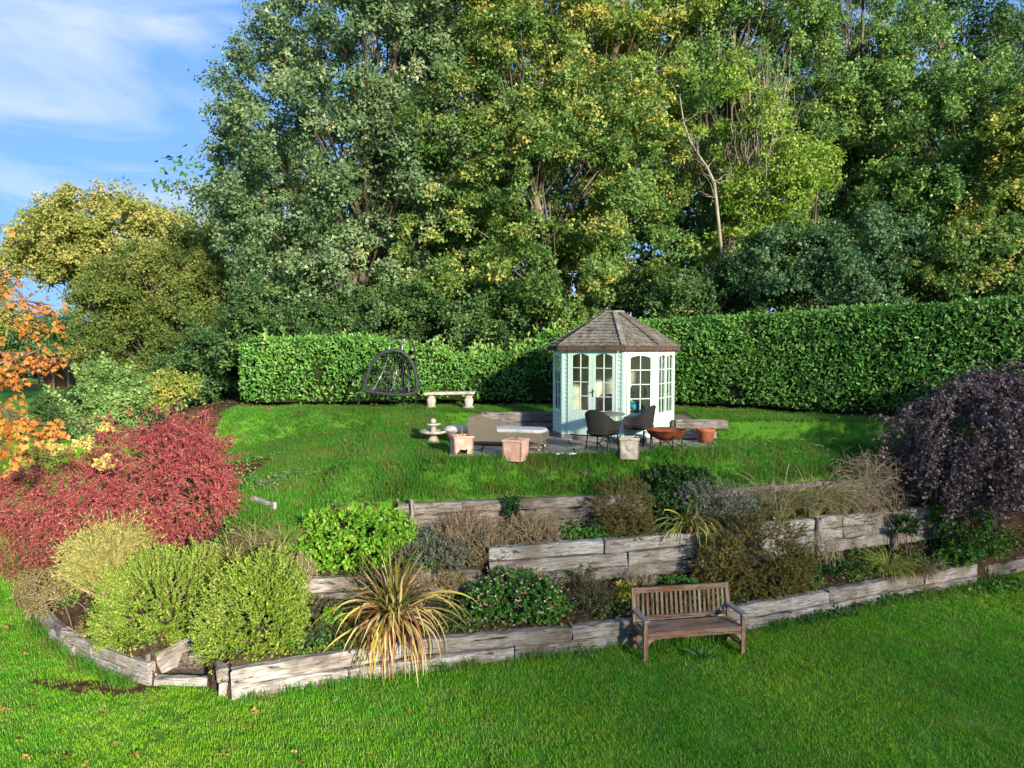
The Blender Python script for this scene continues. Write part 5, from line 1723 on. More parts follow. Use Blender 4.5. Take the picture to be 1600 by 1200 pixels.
bed('curry_plant', 'silvery grey-green bushy plant between the strap leaves and the tall dry grass', 'plant', [LB(1115, 780, 12.95, 62, 34, 42), LB(1155, 800, 12.8, 42, 30, 32), LB(1075, 778, 13.1, 40, 32, 32)], 900, .2, 18, .036, M_GREYG, dirmix=(.7, .7, .5))
M_DRYG = leaf_mat('dry_grass_blade', [(0, '#6d7334'), (.35, '#8b8a4a'), (.65, '#a39670'), (1, '#bdb092')], .3, .6, .2)
for (x, y, Y, nn, L, lab) in ((1215, 815, 13.6, 260, 1.2, 'tall tuft of dry and green grass blades beside the silvery plant'), (1265, 820, 13.9, 280, 1.25, 'tall tuft of dry straw grass with flower spikes on the middle wall'), (1308, 828, 14.1, 220, 1.05, 'leaning tuft of pale dry grass beside the twiggy brown shrub')):
    c = at(x, y, Y)
    t = plant('grass_tuft', lab, 'grass', c.x, Y)
    tag(grass_clump(t, (c.x, Y, t.location.z), nn, L, 1.35, 1.7, .014, M_DRYG, .16), kind='stuff')
M_DRYT = leaf_mat('dry_twig_leaf', [(0, '#574a3a'), (.5, '#7c6b55'), (1, '#9c8d72')], .2, .8, .1)
bed('twiggy_shrub', 'dry brown bare-twigged shrub leaning over the middle wall by the purple tree', 'shrub', [LB(1348, 760, 14.2, 60, 55, 45), LB(1370, 725, 14.4, 40, 30, 35), LB(1330, 800, 14.0, 50, 30, 30)], 650, .48, 5, .024, M_DRYT, M_TWIG_DRY, dirmix=(.6, .3, .9), sag=.3, twig_r=.004)
c = at(1385, 880, 13.35)
t = plant('grass_tuft', 'arching yellow-green sedge tuft spilling over the lowest wall', 'grass', c.x, 13.3)
grass_clump(t, (c.x, 13.3, t.location.z), 260, .62, 1.25, 2.1, .012, leaf_mat('sedge_blade', [(0, '#6f8a2c'), (.6, '#93a04a'), (1, '#b5a56c')], .3, .6, .2), .14)
c2 = at(1430, 885, 13.45)
t2 = plant('grass_tuft', 'brown withered sedge tuft hanging down the face of the lowest wall', 'grass', c2.x, 13.4)
grass_clump(t2, (c2.x, 13.4, t2.location.z), 170, .6, 1.0, 2.4, .01, leaf_mat('withered_blade', [(0, '#6b5238'), (.6, '#927552'), (1, '#ae9670')], .3, .6, .2), .1, az=(-1.7, .9))
for q_ in (t, t2): tag(q_.children[0], kind='stuff')
c = at(1300, 890, 13.1)
t = plant('iris_clump', 'dark green strap-leaved clump on the ledge of the lowest wall', 'plant', c.x, 13.05)
for (dx_, nn) in ((-.35, 40), (0, 50), (.35, 45)):
    tag(grass_clump(t, (c.x + dx_, 13.05 + dx_ * .4, t.location.z), nn, .42, 1.15, 1.5, .03, M_DKGREEN, .1), kind='stuff')
bed('geranium_shrub', 'soft mid green bush hanging beneath the purple tree', 'shrub', [LB(1505, 815, 14.2, 50, 42, 40), LB(1535, 840, 14.0, 45, 32, 35), LB(1475, 790, 14.5, 28, 25, 25)], 620, .22, 16, .04, M_GREEN, tmpl=LEAF4W, sag=.35)
bed('foxglove_plant', 'small dark green leafy plant rooted in the middle wall by its post', 'plant', [LB(1418, 820, 13.85, 17, 16, 14)], 50, .12, 10, .08, M_DKGREEN, tmpl=LEAF6, stems=4)
bed('mint_clump', 'low leafy green clump with pale seed heads at the far end of the lowest wall', 'plant', [LB(1490, 870, 13.9, 30, 14, 25)], 120, .12, 10, .06, M_GREEN, tmpl=LEAF4W, stems=6)
bed('primula_patch', 'low patch of broad fresh green leaves on the middle wall', 'plant', [LB(900, 840, 12.3, 30, 10, 20), LB(935, 836, 12.35, 18, 9, 15)], 70, .1, 7, .1, M_GREEN, tmpl=LEAF6, stems=4, dirmix=(.6, .9, .5))
bed('ivy_tuft', 'small dark green ivy tuft hanging on the topmost wall', 'plant', [LB(799, 790, 12.45, 13, 18, 8)], 60, .1, 9, .05, M_DKGREEN, tmpl=LEAF4W, stems=4, root=(.0, 12.75))
bed('hebe_shrub', 'dark grey-green small-leaved bush under the drooping strap leaves', 'shrub', [LB(545, 1015, 10.15, 46, 42, 35), LB(500, 1000, 10.2, 28, 30, 25)], 420, .18, 16, .035, M_DKGREEN, root=(at(545, 1015, 10.15).x, 10.25))
bed('fern_plant', 'dark fern between the tall needle-leaved shrub and the strap leaves', 'plant', [LB(505, 950, 10.6, 24, 24, 20)], 140, .24, 18, .04, M_HEATH, dirmix=(.7, .5, .6), sag=.4)
bed('seedling_plant', 'fresh green leafy stems rising beside the dark fern', 'plant', [LB(520, 962, 10.45, 16, 18, 12), LB(505, 990, 10.35, 14, 16, 12)], 60, .14, 9, .055, M_CHOI, tmpl=LEAF4W, stems=4)
bed('geum_patch', 'low dark green leafy ground plants behind the lowest wall, between strap leaves and flowers', 'plant', [LB(712, 968, 10.95, 34, 14, 20)], 110, .1, 8, .06, M_DKGREEN, tmpl=LEAF4W, stems=4)
bed('bergenia_patch', 'low mixed green leaves on the bed behind the bench back', 'plant', [LB(1050, 912, 11.95, 50, 12, 20)], 130, .12, 8, .065, M_GREEN, tmpl=LEAF6, stems=5)
bed('border_clump', 'straggly olive and ginger ground plants at the foot of the broom', 'plant', [LB(95, 930, 11.7, 55, 32, 40), LB(70, 905, 12.3, 40, 30, 40), LB(150, 985, 10.75, 40, 25, 25)], 560, .26, 12, .036, M_OLIVE, M_TWIG_DRY, dirmix=(.6, .6, .8), sag=.3)
bed('border_clump', 'dark red-brown low growth under the skirts of the red shrub', 'plant', [LB(30, 870, 12.6, 55, 32, 40), LB(70, 850, 12.2, 40, 30, 40)], 420, .26, 14, .04, M_RED, M_TWIG, dirmix=(.6, .5, .8), sag=.3)
for (x, y, Y, rx, lab) in ((655, 905, 11.0, 34, 'dead brown stems beside the straw yellow strap-leaved plant'), (735, 985, 10.85, 30, 'dead brown stems beneath the flowering plant'), (1290, 845, 13.2, 26, 'dead brown stems at the foot of the middle wall by its post'), (468, 880, 10.75, 26, 'dead brown stems between the needle-leaved shrub and the lime green shrub'), (1000, 905, 11.8, 30, 'dead brown stems behind the bench corner')):
    bed('dead_stems', lab, 'plant', [LB(x, y, Y, rx, 22, 20)], 130, .3, 3, .025, M_DRYT, M_TWIG_DRY, dirmix=(.5, .9, .7), sag=.2, stems=8)
# dry grass beside the red shrub, on the edge of the bank
for (x, y, Y, lab) in ((400, 835, 11.3, 'straw coloured grass tuft on the bank behind the two clipped shrubs'), (365, 845, 11.1, 'green and straw grass tuft beside the skirt of the red shrub'), (440, 850, 11.2, 'ragged grass tuft on the bank beside the lime green shrub')):
    c = at(x, y, Y)
    t = plant('grass_tuft', lab, 'grass', c.x, Y)
    grass_clump(t, (c.x, Y, t.location.z), 110, .5, 1.2, 1.5, .01, M_DRYG, .16); tag(t.children[0], kind='stuff')
for (pl, nn, nm) in ((pl1, 22, 'dry_stems'), (pl2, 30, 'dry_stems')):
    h_ = pl.location
    grass_clump(pl, (h_.x, h_.y, h_.z + .36), nn, .3, 1.35, .7, .008, M_DRYG, .13, 'dry_stems')
c = at(915, 735, 13.35)
t = plant('grass_tuft', 'small bleached tuft of dead grass on the bank above the rotten wall', 'grass', c.x, 13.3)
tag(grass_clump(t, (c.x, 13.3, t.location.z), 40, .32, 1.2, 2.2, .012, M_DRYG, .06), kind='stuff')
fill = [(575, 895, 11.2, 30), (625, 890, 11.35, 26), (700, 900, 11.3, 24), (860, 905, 11.6, 26), (905, 890, 11.9, 24), (1010, 925, 11.75, 24), (1075, 925, 11.95, 26), (1260, 905, 12.75, 22), (1335, 905, 13.1, 20), (1455, 880, 13.7, 20), (1045, 840, 12.65, 22), (890, 850, 12.2, 18), (1165, 840, 12.75, 20), (1400, 800, 14.2, 22), (560, 985, 10.5, 26), (640, 985, 10.75, 22)]
fl_labs = ['behind the lime green shrub', 'beside the lavender clump', 'behind the flowering plant', 'behind the heather', 'under the middle wall above the heather', 'behind the slatted bench', 'between the bench and the wide olive shrub', 'past the wide olive shrub', 'beside the dark strap clump', 'beyond the sedge tufts', 'at the foot of the small strap-leaved plant', 'beside the primula patch', 'in front of the silvery plant', 'at the foot of the twiggy shrub', 'beside the dark hebe', 'behind the hanging strap leaves']
for (x, y, Y, rx), lab in zip(fill, fl_labs):
    bed('border_filler', 'low tangled green and brown border growth ' + lab, 'plant', [LB(x, y, Y, rx * 1.3, 13, 22)], 90, .2, 9, .04, [M_SEED, M_OLIVE, M_DKGREEN][int(x) % 3], M_TWIG_DRY, dirmix=(.5, .7, .8), sag=.3, stems=5)
# weeds on lawn and bank
def rosette(x, y, Y, n, s, lab, name='weed', mat=None):
    c = at(x, y, Y)
    t = plant(name, lab, 'weed', c.x, Y)
    P = np.c_[rng.normal(0, s, n) + c.x, rng.normal(0, s * .7, n) + Y, np.zeros(n)]
    P[:, 2] = H(P[:, 0], P[:, 1]) + rng.uniform(.02, .14, n)
    V_, F_, li = leaf_arrays(P, unit(randdir(n) * np.array([1, 1, .3])), unit(randdir(n) * .4 + np.array([0, 0, 1])), .085 * rng.uniform(.6, 1.3, n), LEAF6)
    arr_obj('leaves', V_, F_, mat or M_WEED, t, rng.random(n)[li])
    k = max(4, n // 12)
    S_ = P[:k].copy(); S_[:, 2] = H(S_[:, 0], S_[:, 1]) - .01
    tv, tf = twig_arrays(arcs(S_, unit(P[:k] - S_ + 1e-4), np.linalg.norm(P[:k] - S_, axis=1), 4, 0), .004, .003)
    arr_obj('stalks', tv, tf, M_ROSET, t)
M_WEED = leaf_mat('weed_leaf', [(0, '#35682c'), (.5, '#4f8a3c'), (1, '#7fa66a')], .3, .55, .25)
rosette(420, 748, 13.2, 90, .22, 'patch of blue-green nettles in the grass near the red shrub', 'nettle_patch', M_GREYG)
rosette(465, 745, 13.4, 70, .2, 'small patch of nettles in the grass beside the larger nettle patch', 'nettle_patch')
rosette(860, 752, 13.05, 90, .2, 'leafy weeds at the bank edge above the rotten wall', 'weed_patch')
rosette(935, 748, 13.1, 110, .26, 'leafy weeds on the bank beside the olive shrub', 'weed_patch')
rosette(1070, 725, 14.0, 260, .5, 'spreading nettles on the bank between the fire bowl and the bay shrub', 'nettle_patch')
rosette(1180, 715, 14.6, 420, .75, 'wide sheet of pale green ground cover between fire bowl and twiggy shrub', 'ground_cover')
rosette(1330, 690, 15.4, 330, .8, 'pale green ground cover along the foot of the purple tree', 'ground_cover')
M_IVY = M_DKGREEN
for (x, y, s, n, lab) in ((1390, 935, .5, 240, 'ivy creeping along the foot of the lowest wall near the sedge'), (1290, 962, .4, 180, 'ivy creeping along the foot of the lowest wall near the bench'), (1560, 920, .5, 260, 'ivy and dock leaves heaped past the end of the lowest wall')):
    c = on(x, y, 0)
    t = thing('ivy_patch', lab, 'ivy', (c.x, c.y, 0))
    u = rng.normal(0, s, n)
    P = np.c_[c.x + u, c.y + u * .42 - .1 + rng.normal(0, .1, n), rng.uniform(.01, .12, n)]
    P[:, 1] = np.minimum(P[:, 1], y_of(W1, P[:, 0]) - .1)
    V_, F_, li = leaf_arrays(P, randdir(n), unit(randdir(n) * .5 + np.array([0, -.4, 1])), .075 * rng.uniform(.6, 1.2, n), LEAF4W)
    arr_obj('leaves', V_, F_, M_IVY if x < 1500 else M_GREEN, t, rng.random(n)[li])
for (x, y, lab) in ((915, 1020, 'leafy weed sprouting from the lowest wall beside the bench'), (690, 1040, 'long grass weed at the foot of the strap-leaved plant'), (1095, 1028, 'small weed in the grass under the bench')):
    c = on(x, y, 0)
    yy_ = min(c.y, float(y_of(W1, c.x)) - .16)
    t = thing('weed', lab, 'weed', (c.x, yy_, 0))
    grass_clump(t, (c.x, yy_, 0), 45, .26, 1.1, 1.3, .018, M_WEED, .1)

# purple weeping tree
M_PURP = leaf_mat('purple_leaf', [(0, '#3c3033'), (.4, '#594a4e'), (.75, '#766669'), (.93, '#8e8083'), (1, '#86584a')], .2, .55, .3)
M_PTWIG = plain_mat('purple_twig', '#4a3a36', '#7a6458', 12, .8)
px_, py_ = 8.9, 14.35
t = thing('purple_tree', 'low weeping tree with dark purple leaves at the end of the terraces', 'tree', (px_, 14.75, hz(px_, 14.75)))
lob = [LB(1540, 660, 14.1, 130, 80, 100), LB(1590, 720, 13.7, 90, 120, 70), LB(1470, 690, 14.5, 65, 50, 60), LB(1660, 680, 14.1, 110, 110, 100), LB(1580, 600, 14.4, 90, 45, 80), LB(1500, 740, 14.1, 60, 50, 50)]
shrub(t, lob, 1900, .6, 20, .06, M_PURP, M_PTWIG, (.75, -.1, .45), .8, LEAF4W, .1, .0035, .9, .65, .35, 4, lambda x, y: np.maximum(H(x, y) + .35, 1.75), stems=30, root=(px_, 14.75, hz(px_, 14.75) + 1.3), name='crown', rag=.42, cut=lambda p: lumps(p * np.array([1, 1, .35]), .75, 77) > -.08)
P, Nn = lobe_points(lob, 160, .95, floor=2.0, up_bias=-.6)
A = arcs(P, unit(Nn * .5 + np.array([0, 0, -1.])), rng.uniform(.4, 1.0, len(P)), 7, .3, .02)
A[:, :, 2] = np.maximum(A[:, :, 2], np.maximum(H(A[:, :, 0], A[:, :, 1]) + .3, 1.45))
tv, tf = twig_arrays(A, .004, .002); arr_obj('hanging_shoots', tv, tf, M_PTWIG, t)
pos = np.repeat(A[:, 1:].reshape(-1, 3), 7, 0); pos = pos + rng.normal(size=pos.shape) * .035
V_, F_, li = leaf_arrays(pos, unit(randdir(len(pos)) + np.array([0, 0, -.5])), randdir(len(pos)), .055 * rng.uniform(.7, 1.3, len(pos)), LEAF4W)
arr_obj('shoot_leaves', V_, F_, M_PURP, t, rng.random(len(pos))[li])
z0 = t.location.z
attach(MB().tube([(px_, 14.75, z0 - .1), (px_ + .03, 14.72, z0 + .6), (px_ - .02, 14.7, z0 + 1.4), (px_ + .05, 14.65, z0 + 2.0)], [.13, .1, .085, .05], 9).build('trunk', M_BARK), t)

# ------------------------------------------------------------------ trees
def tree(name, label, base, lobes, n_clump, per, clump_r, leaf, mat, bark=None, trunk_r=.2, inner=.45, tmpl=LEAF3, limbs=34, flat=.7, group=None, rag=.3, sag=0.0, tint=.62, trunks=None, lean=None, cut=None, thin=0.0, cat='tree', up=.55):
    """trunk and limbs reach into lobes that are filled with clumps of single leaves"""
    bark = bark or M_BARK
    t = thing(name, label, cat, base, 0, group)
    if tmpl is LEAF3:
        per = int(per * 2.3); leaf = leaf * .8
    C, Nn = lobe_points(lobes, n_clump, inner, floor=base[2] + .5, cut=cut, rag=rag)
    n = len(C)
    rc = clump_r * rng.uniform(.6, 1.3, n)
    nsub = 7                            # each clump is a handful of hanging sprays
    sd = randdir(n * nsub) + .35 * np.repeat(Nn, nsub, 0)
    sd = unit(sd) * rng.uniform(.35, 1.0, (n * nsub, 1))
    sid = (np.arange(n)[:, None] * nsub + rng.integers(0, nsub, (n, per))).reshape(-1)
    d = sd[sid] + rng.normal(size=(n * per, 3)) * np.array([.2, .2, .24])
    P = np.repeat(C, per, 0) + d * np.repeat(rc, per)[:, None] * np.array([1, 1, flat])
    P[:, 2] -= sag * (d[:, 0] ** 2 + d[:, 1] ** 2) * np.repeat(rc, per)
    No = np.repeat(Nn, per, 0)
    nm = unit(No * .45 + np.array([0, 0, up]) + d * .35 + randdir(len(P)) * .7)
    ax = unit(d * .6 + randdir(len(P)) * .8 + np.array([0, 0, -.35]))
    V_, F_, li = leaf_arrays(P, ax, nm, leaf * rng.uniform(.65, 1.3, len(P)), tmpl)
    cl = np.repeat(rng.random(n), per) * .5 + rng.random(n * nsub)[sid] * .5
    cl = np.clip((cl - .5) * 1.5 + .5, 0, 1)
    r_ = np.clip(rng.random(len(P)) * (1 - tint) + cl * tint, 0, 1)
    arr_obj('crown', V_, F_, mat, t, r_[li])
    # wood
    Cc = np.array([l[0] for l in lobes]); top = Cc[np.argmax(Cc[:, 2])]
    b = np.array(base, float)
    trunks = trunks or [tuple(top)]
    parts = []
    for tp in trunks:
        tp = np.array(tp, float)
        k = 9
        tt = np.linspace(0, 1, k)[:, None]
        m_ = b + (tp - b) * .5; m_[:2] = b[:2] + (tp[:2] - b[:2]) * .3
        cv = (1 - tt) ** 2 * b + 2 * tt * (1 - tt) * m_ + tt ** 2 * tp
        cv[1:, :2] += rng.normal(size=(k - 1, 2)) * .07
        tv, tf = twig_arrays(cv[None], trunk_r, trunk_r * .25, 8); parts.append((tv, tf))
        pk = C[rng.choice(n, min(limbs, n), replace=False)]
        hi = np.clip((pk[:, 2] - b[2]) / max(.5, tp[2] - b[2]) * .75 - .1, .12, .95)
        j = np.clip((hi * (k - 1)).astype(int), 0, k - 1)
        st = cv[j]
        mm = st + (pk - st) * .5 + np.array([0, 0, 1]) * np.linalg.norm(pk - st, axis=1, keepdims=True) * rng.uniform(.0, .22, (len(pk), 1))
        t2 = np.linspace(0, 1, 7)[None, :, None]
        L_ = (1 - t2) ** 2 * st[:, None] + 2 * t2 * (1 - t2) * mm[:, None] + t2 ** 2 * pk[:, None]
        L_[:, 1:-1] += rng.normal(size=(len(pk), 5, 3)) * .06
        tv, tf = twig_arrays(L_, trunk_r * .2 * rng.uniform(.4, 1, len(pk)), trunk_r * .04, 4); parts.append((tv, tf))
    V_, F_ = join_arr(parts)
    arr_obj('trunk', V_, F_, bark, t, smooth=True)
    return t
def floor_z(x, y): 
    if x < -12.3: return 0.0
    return hz(min(x, 14.5), min(y, 20.5)) + max(0, (y - 21) / 40) * 2.0
def tbase(x, Y):
    X = (x - 800) / FPX * Y
    return (X, Y, floor_z(X, Y) - .05)

M_OAKL = leaf_mat('grey_green_tree_leaf', [(0, '#3c5630'), (.35, '#546f44'), (.7, '#748b5e'), (.93, '#98a67c'), (1, '#b5a054')], .3, .5, .35)
M_MAPLE = leaf_mat('maple_leaf', [(0, '#385424'), (.35, '#4f7030'), (.62, '#6c8a42'), (.80, '#97a052'), (.92, '#bcae5c'), (1, '#c29a48')], .35, .5, .3)
M_MAPLEY = leaf_mat('yellowing_maple_leaf', [(0, '#4a6a2a'), (.35, '#6f8a3a'), (.65, '#95a04c'), (.85, '#b8ac58'), (1, '#c39c4c')], .38, .5, .3)
M_WOODL = leaf_mat('woodland_leaf', [(0, '#3a582a'), (.4, '#557a3a'), (.75, '#75964c'), (.94, '#929f4a'), (1, '#bca848')], .32, .5, .3)
M_DARKL = leaf_mat('dark_woodland_leaf', [(0, '#2c4724'), (.5, '#456434'), (.9, '#628046'), (1, '#94944a')], .28, .5, .3)
M_ELDER = leaf_mat('elder_leaf', [(0, '#2c4a28'), (.5, '#42643c'), (1, '#628058')], .28, .5, .3)
M_LIMEL = leaf_mat('lime_tree_leaf', [(0, '#5a7e28'), (.5, '#7d9c38'), (1, '#a8b456')], .4, .5, .3)
M_YELT = leaf_mat('yellow_green_tree_leaf', [(0, '#6c7a36'), (.4, '#8c944a'), (.75, '#a8a55e'), (1, '#b59e66')], .35, .6, .2)
M_HAWL = leaf_mat('hawthorn_leaf', [(0, '#3d4f22'), (.4, '#586a2e'), (.8, '#7b8240'), (1, '#9a8a4a')], .3, .6, .2)

# big grey-green tree by the sky
tree('oak_tree', 'huge spreading grey-green leaved tree against the open sky', tbase(540, 24.5),
     [LB(570, 90, 24.5, 175, 150), LB(480, 230, 24, 125, 130), LB(620, 300, 23.5, 130, 130), LB(445, 380, 24, 85, 85), LB(560, 430, 23.2, 120, 85), LB(650, -60, 25, 180, 140), LB(430, 150, 24.5, 75, 95), LB(690, 180, 24.5, 110, 120), LB(400, 300, 24.5, 62, 60), LB(500, 20, 24.5, 80, 70)],
     620, 105, .62, .15, M_OAKL, trunk_r=.38, inner=.5, limbs=70)
# wispy outer sprays on its sky side
t = bpy.data.objects['oak_tree']
S = np.array([tuple(at(x, y, 24.2)) for x, y in ((395, 330), (370, 300), (385, 170), (400, 130), (380, 215), (420, 95), (440, 60), (470, 35), (375, 255), (365, 345), (395, 240))])
E_ = np.array([tuple(at(x, y, 23.8)) for x, y in ((278, 298), (300, 322), (340, 110), (360, 85), (328, 175), (388, 45), (410, 45), (445, 15), (322, 240), (300, 345), (335, 205))])
tt = np.linspace(0, 1, 8)[None, :, None]
A = S[:, None] + (E_ - S)[:, None] * tt + np.array([0, 0, .35]) * np.sin(tt * 3.14) + rng.normal(size=(len(S), 8, 3)) * .05
tv, tf = twig_arrays(A, .04, .01, 5); arr_obj('outer_branches', tv, tf, M_BARK, t)
pp = A[:, 1:].reshape(-1, 3)
pos = np.repeat(pp, 60, 0); pos = pos + rng.normal(size=pos.shape) * np.array([.17, .2, .15])
V_, F_, li = leaf_arrays(pos, randdir(len(pos)), randdir(len(pos)), .11 * rng.uniform(.7, 1.3, len(pos)), LEAF3)
arr_obj('outer_leaves', V_, F_, M_OAKL, t, rng.random(len(pos))[li] * .85)
# central maples
tree('maple_tree', 'broad field maple with yellowing tips overhanging the hedge behind the summerhouse', tbase(880, 22.6),
     [LB(860, 300, 22.4, 150, 110), LB(760, 250, 22.6, 120, 95), LB(980, 380, 22, 110, 85), LB(860, 420, 21.8, 140, 70), LB(720, 380, 22.4, 95, 85), LB(930, 210, 22.8, 110, 100), LB(800, 140, 23.2, 130, 100)],
     430, 120, .55, .13, M_MAPLE, trunk_r=.24, inner=.6, limbs=60, sag=.25, flat=.6)
tree('maple_tree', 'tall maple with sunlit golden-green crown rising behind the broad maple', tbase(900, 25),
     [LB(870, 40, 24.5, 150, 110), LB(960, 110, 24.6, 110, 110), LB(800, -40, 25, 150, 110), LB(980, -50, 25, 140, 120), LB(1010, 250, 24.6, 85, 110)],
     330, 120, .6, .14, M_MAPLEY, trunk_r=.26, inner=.55, limbs=50, sag=.25, flat=.6)
tree('ash_tree', 'tall mid green tree with slim upright stems beside the golden maple', tbase(1120, 26),
     [LB(1090, 60, 26, 110, 130), LB(1130, 220, 25.6, 100, 120), LB(1080, 340, 25, 85, 90), LB(1180, -40, 26.5, 120, 110), LB(1220, 120, 26, 85, 110)],
     300, 115, .6, .14, M_WOODL, trunk_r=.22, inner=.5, limbs=50, trunks=[tuple(at(1090, 20, 26)), tuple(at(1150, -30, 26)), tuple(at(1210, 20, 26))])
# half bare tree with pale upright branches
bt = tree('bare_topped_tree', 'half bare tree with pale upright branches and a few lime green leaves', tbase(1185, 22),
     [LB(1190, 370, 21.8, 65, 45), LB(1165, 300, 22, 40, 30), LB(1240, 250, 22, 30, 40), LB(1150, 120, 22.2, 35, 25), LB(1075, 195, 22, 26, 16), LB(1180, 210, 21.9, 60, 70)],
     95, 60, .42, .12, M_LIMEL, bark=M_BARK_PALE, trunk_r=.13, inner=.2, limbs=14, trunks=[tuple(at(1172, 120, 22)), tuple(at(1225, 130, 22.2))])
S_, E_ = [], []
for k in range(46):
    x0 = rng.normal(1190, 28); y0 = rng.uniform(180, 330)
    S_.append(tuple(at(x0, y0, 22 + rng.normal(0, .3)))); E_.append(tuple(at(x0 + rng.normal(0, 26), y0 - rng.uniform(60, 190), 22 + rng.normal(0, .4))))
S_, E_ = np.array(S_), np.array(E_)
tt = np.linspace(0, 1, 7)[None, :, None]
A = S_[:, None] + (E_ - S_)[:, None] * tt + rng.normal(size=(len(S_), 7, 3)) * .05
tv, tf = twig_arrays(A, rng.uniform(.01, .022, len(S_)), .004, 5); arr_obj('bare_branches', tv, tf, M_BARK_PALE, bt)
br_ = np.array([[tuple(at(x, y, 21.4)) for x, y in ((1128, 400), (1119, 310), (1116, 285), (1105, 262), (1090, 240), (1078, 220), (1068, 190), (1062, 150))]])
tv, tf = twig_arrays(br_, .05, .015, 7); arr_obj('dead_limb', tv, tf, M_BARK_PALE, bt)
S_ = br_[0][rng.integers(1, 8, 26)]; E_ = S_ + randdir(26) * np.array([.8, .4, .5]) * rng.uniform(.5, 1.2, (26, 1)) + np.array([0, 0, .3])
A = S_[:, None] + (E_ - S_)[:, None] * tt + rng.normal(size=(26, 7, 3)) * .03
tv, tf = twig_arrays(A, .012, .003, 4); arr_obj('dead_twigs', tv, tf, M_BARK_PALE, bt)
# woods to the right
tree('poplar_tree', 'tall dark green tree letting sky through its top, behind the lime green clump', tbase(1330, 27.5),
     [LB(1320, 90, 27, 95, 130), LB(1300, 260, 26.5, 90, 110), LB(1390, 180, 27, 85, 110), LB(1350, 360, 26, 90, 80), LB(1290, -60, 28, 110, 90)],
     270, 105, .6, .15, M_WOODL, trunk_r=.2, inner=.4, limbs=44, trunks=[tuple(at(1290, 30, 27.5)), tuple(at(1350, 0, 27.5)), tuple(at(1400, 60, 27.5))])
tree('sycamore_tree', 'leafy green tree with yellow patches standing over the far end of the tall hedge', tbase(1500, 25),
     [LB(1490, 220, 24.5, 95, 90), LB(1450, 310, 24, 85, 75), LB(1560, 300, 23.5, 85, 85), LB(1540, 160, 25, 80, 60), LB(1430, 80, 26, 60, 70), LB(1600, 240, 24, 85, 110)],
     260, 105, .58, .15, M_WOODL, trunk_r=.2, inner=.45, limbs=44, trunks=[tuple(at(1480, 120, 25)), tuple(at(1540, 140, 25))])
tree('sycamore_tree', 'dark thin-topped tree with open sky between its leaves, behind the yellow-patched tree', tbase(1580, 29),
     [LB(1560, 60, 28.5, 75, 50), LB(1620, 110, 28, 80, 80), LB(1500, 30, 29, 70, 45), LB(1650, 10, 29, 110, 80), LB(1440, -20, 29, 80, 45)],
     150, 70, .7, .17, M_DARKL, trunk_r=.2, inner=.2, limbs=40)
tree('lime_sapling', 'bright lime green clump of leaves in front of the dark woods', tbase(1255, 21.5),
     [LB(1262, 275, 21.3, 48, 38), LB(1235, 315, 21.4, 40, 34), LB(1290, 250, 21.2, 28, 18), LB(1220, 360, 21.5, 34, 28)], 85, 80, .36, .11, M_LIMEL, trunk_r=.06, inner=.3, limbs=18)
tree('elder_shrub', 'blue-green elder leaning over the tall hedge below the lime green clump', tbase(1270, 20.8),
     [LB(1250, 400, 20.6, 85, 55), LB(1340, 375, 20.8, 75, 48), LB(1190, 425, 20.8, 60, 42), LB(1400, 420, 20.6, 60, 45), LB(1310, 450, 20.4, 90, 30)], 260, 75, .4, .12, M_ELDER, trunk_r=.07, inner=.4, limbs=34, cat='shrub')
tree('hazel_shrub', 'yellow-green hazel with thin stems above the far end of the tall hedge', tbase(1520, 19.6),
     [LB(1500, 390, 19.4, 60, 38), LB(1565, 380, 19.4, 60, 38), LB(1460, 420, 19.6, 40, 30), LB(1600, 420, 19.2, 50, 40), LB(1530, 440, 19.3, 70, 28)], 170, 75, .36, .12, M_MAPLE, bark=M_BARK_PALE, trunk_r=.05, inner=.3, limbs=34, cat='shrub')
tree('yellow_maple', 'yellow-green sunlit tree at the edge of the woods above the hazel', tbase(1600, 22),
     [LB(1590, 240, 21.8, 42, 70), LB(1575, 330, 21.6, 55, 40), LB(1640, 180, 22, 60, 70)], 110, 95, .45, .14, M_MAPLEY, trunk_r=.12, inner=.4, limbs=22)
# dark undergrowth between hedge and trees
for (x, Y, lob, lab) in (
    (430, 21.5, [LB(430, 480, 21.4, 70, 55), LB(380, 520, 21.2, 50, 45), LB(490, 510, 21.4, 60, 40)], 'dark evergreen undergrowth behind the rounded hedge end'),
    (590, 21.8, [LB(580, 490, 21.6, 75, 50), LB(660, 480, 21.8, 70, 50)], 'dark evergreen undergrowth above the hanging chair'),
    (760, 21.8, [LB(740, 490, 21.6, 70, 45), LB(810, 485, 21.6, 65, 45)], 'dark evergreen undergrowth beside the summerhouse roof'),
    (1080, 21.6, [LB(1060, 460, 21.4, 80, 42), LB(1140, 470, 21.4, 60, 40)], 'dark evergreen undergrowth behind the summerhouse end of the tall hedge')):
    tree('evergreen_bush', lab, tbase(x, Y), lob, 130, 85, .42, .11, M_DARKL, trunk_r=.07, inner=.3, limbs=20, cat='bush')
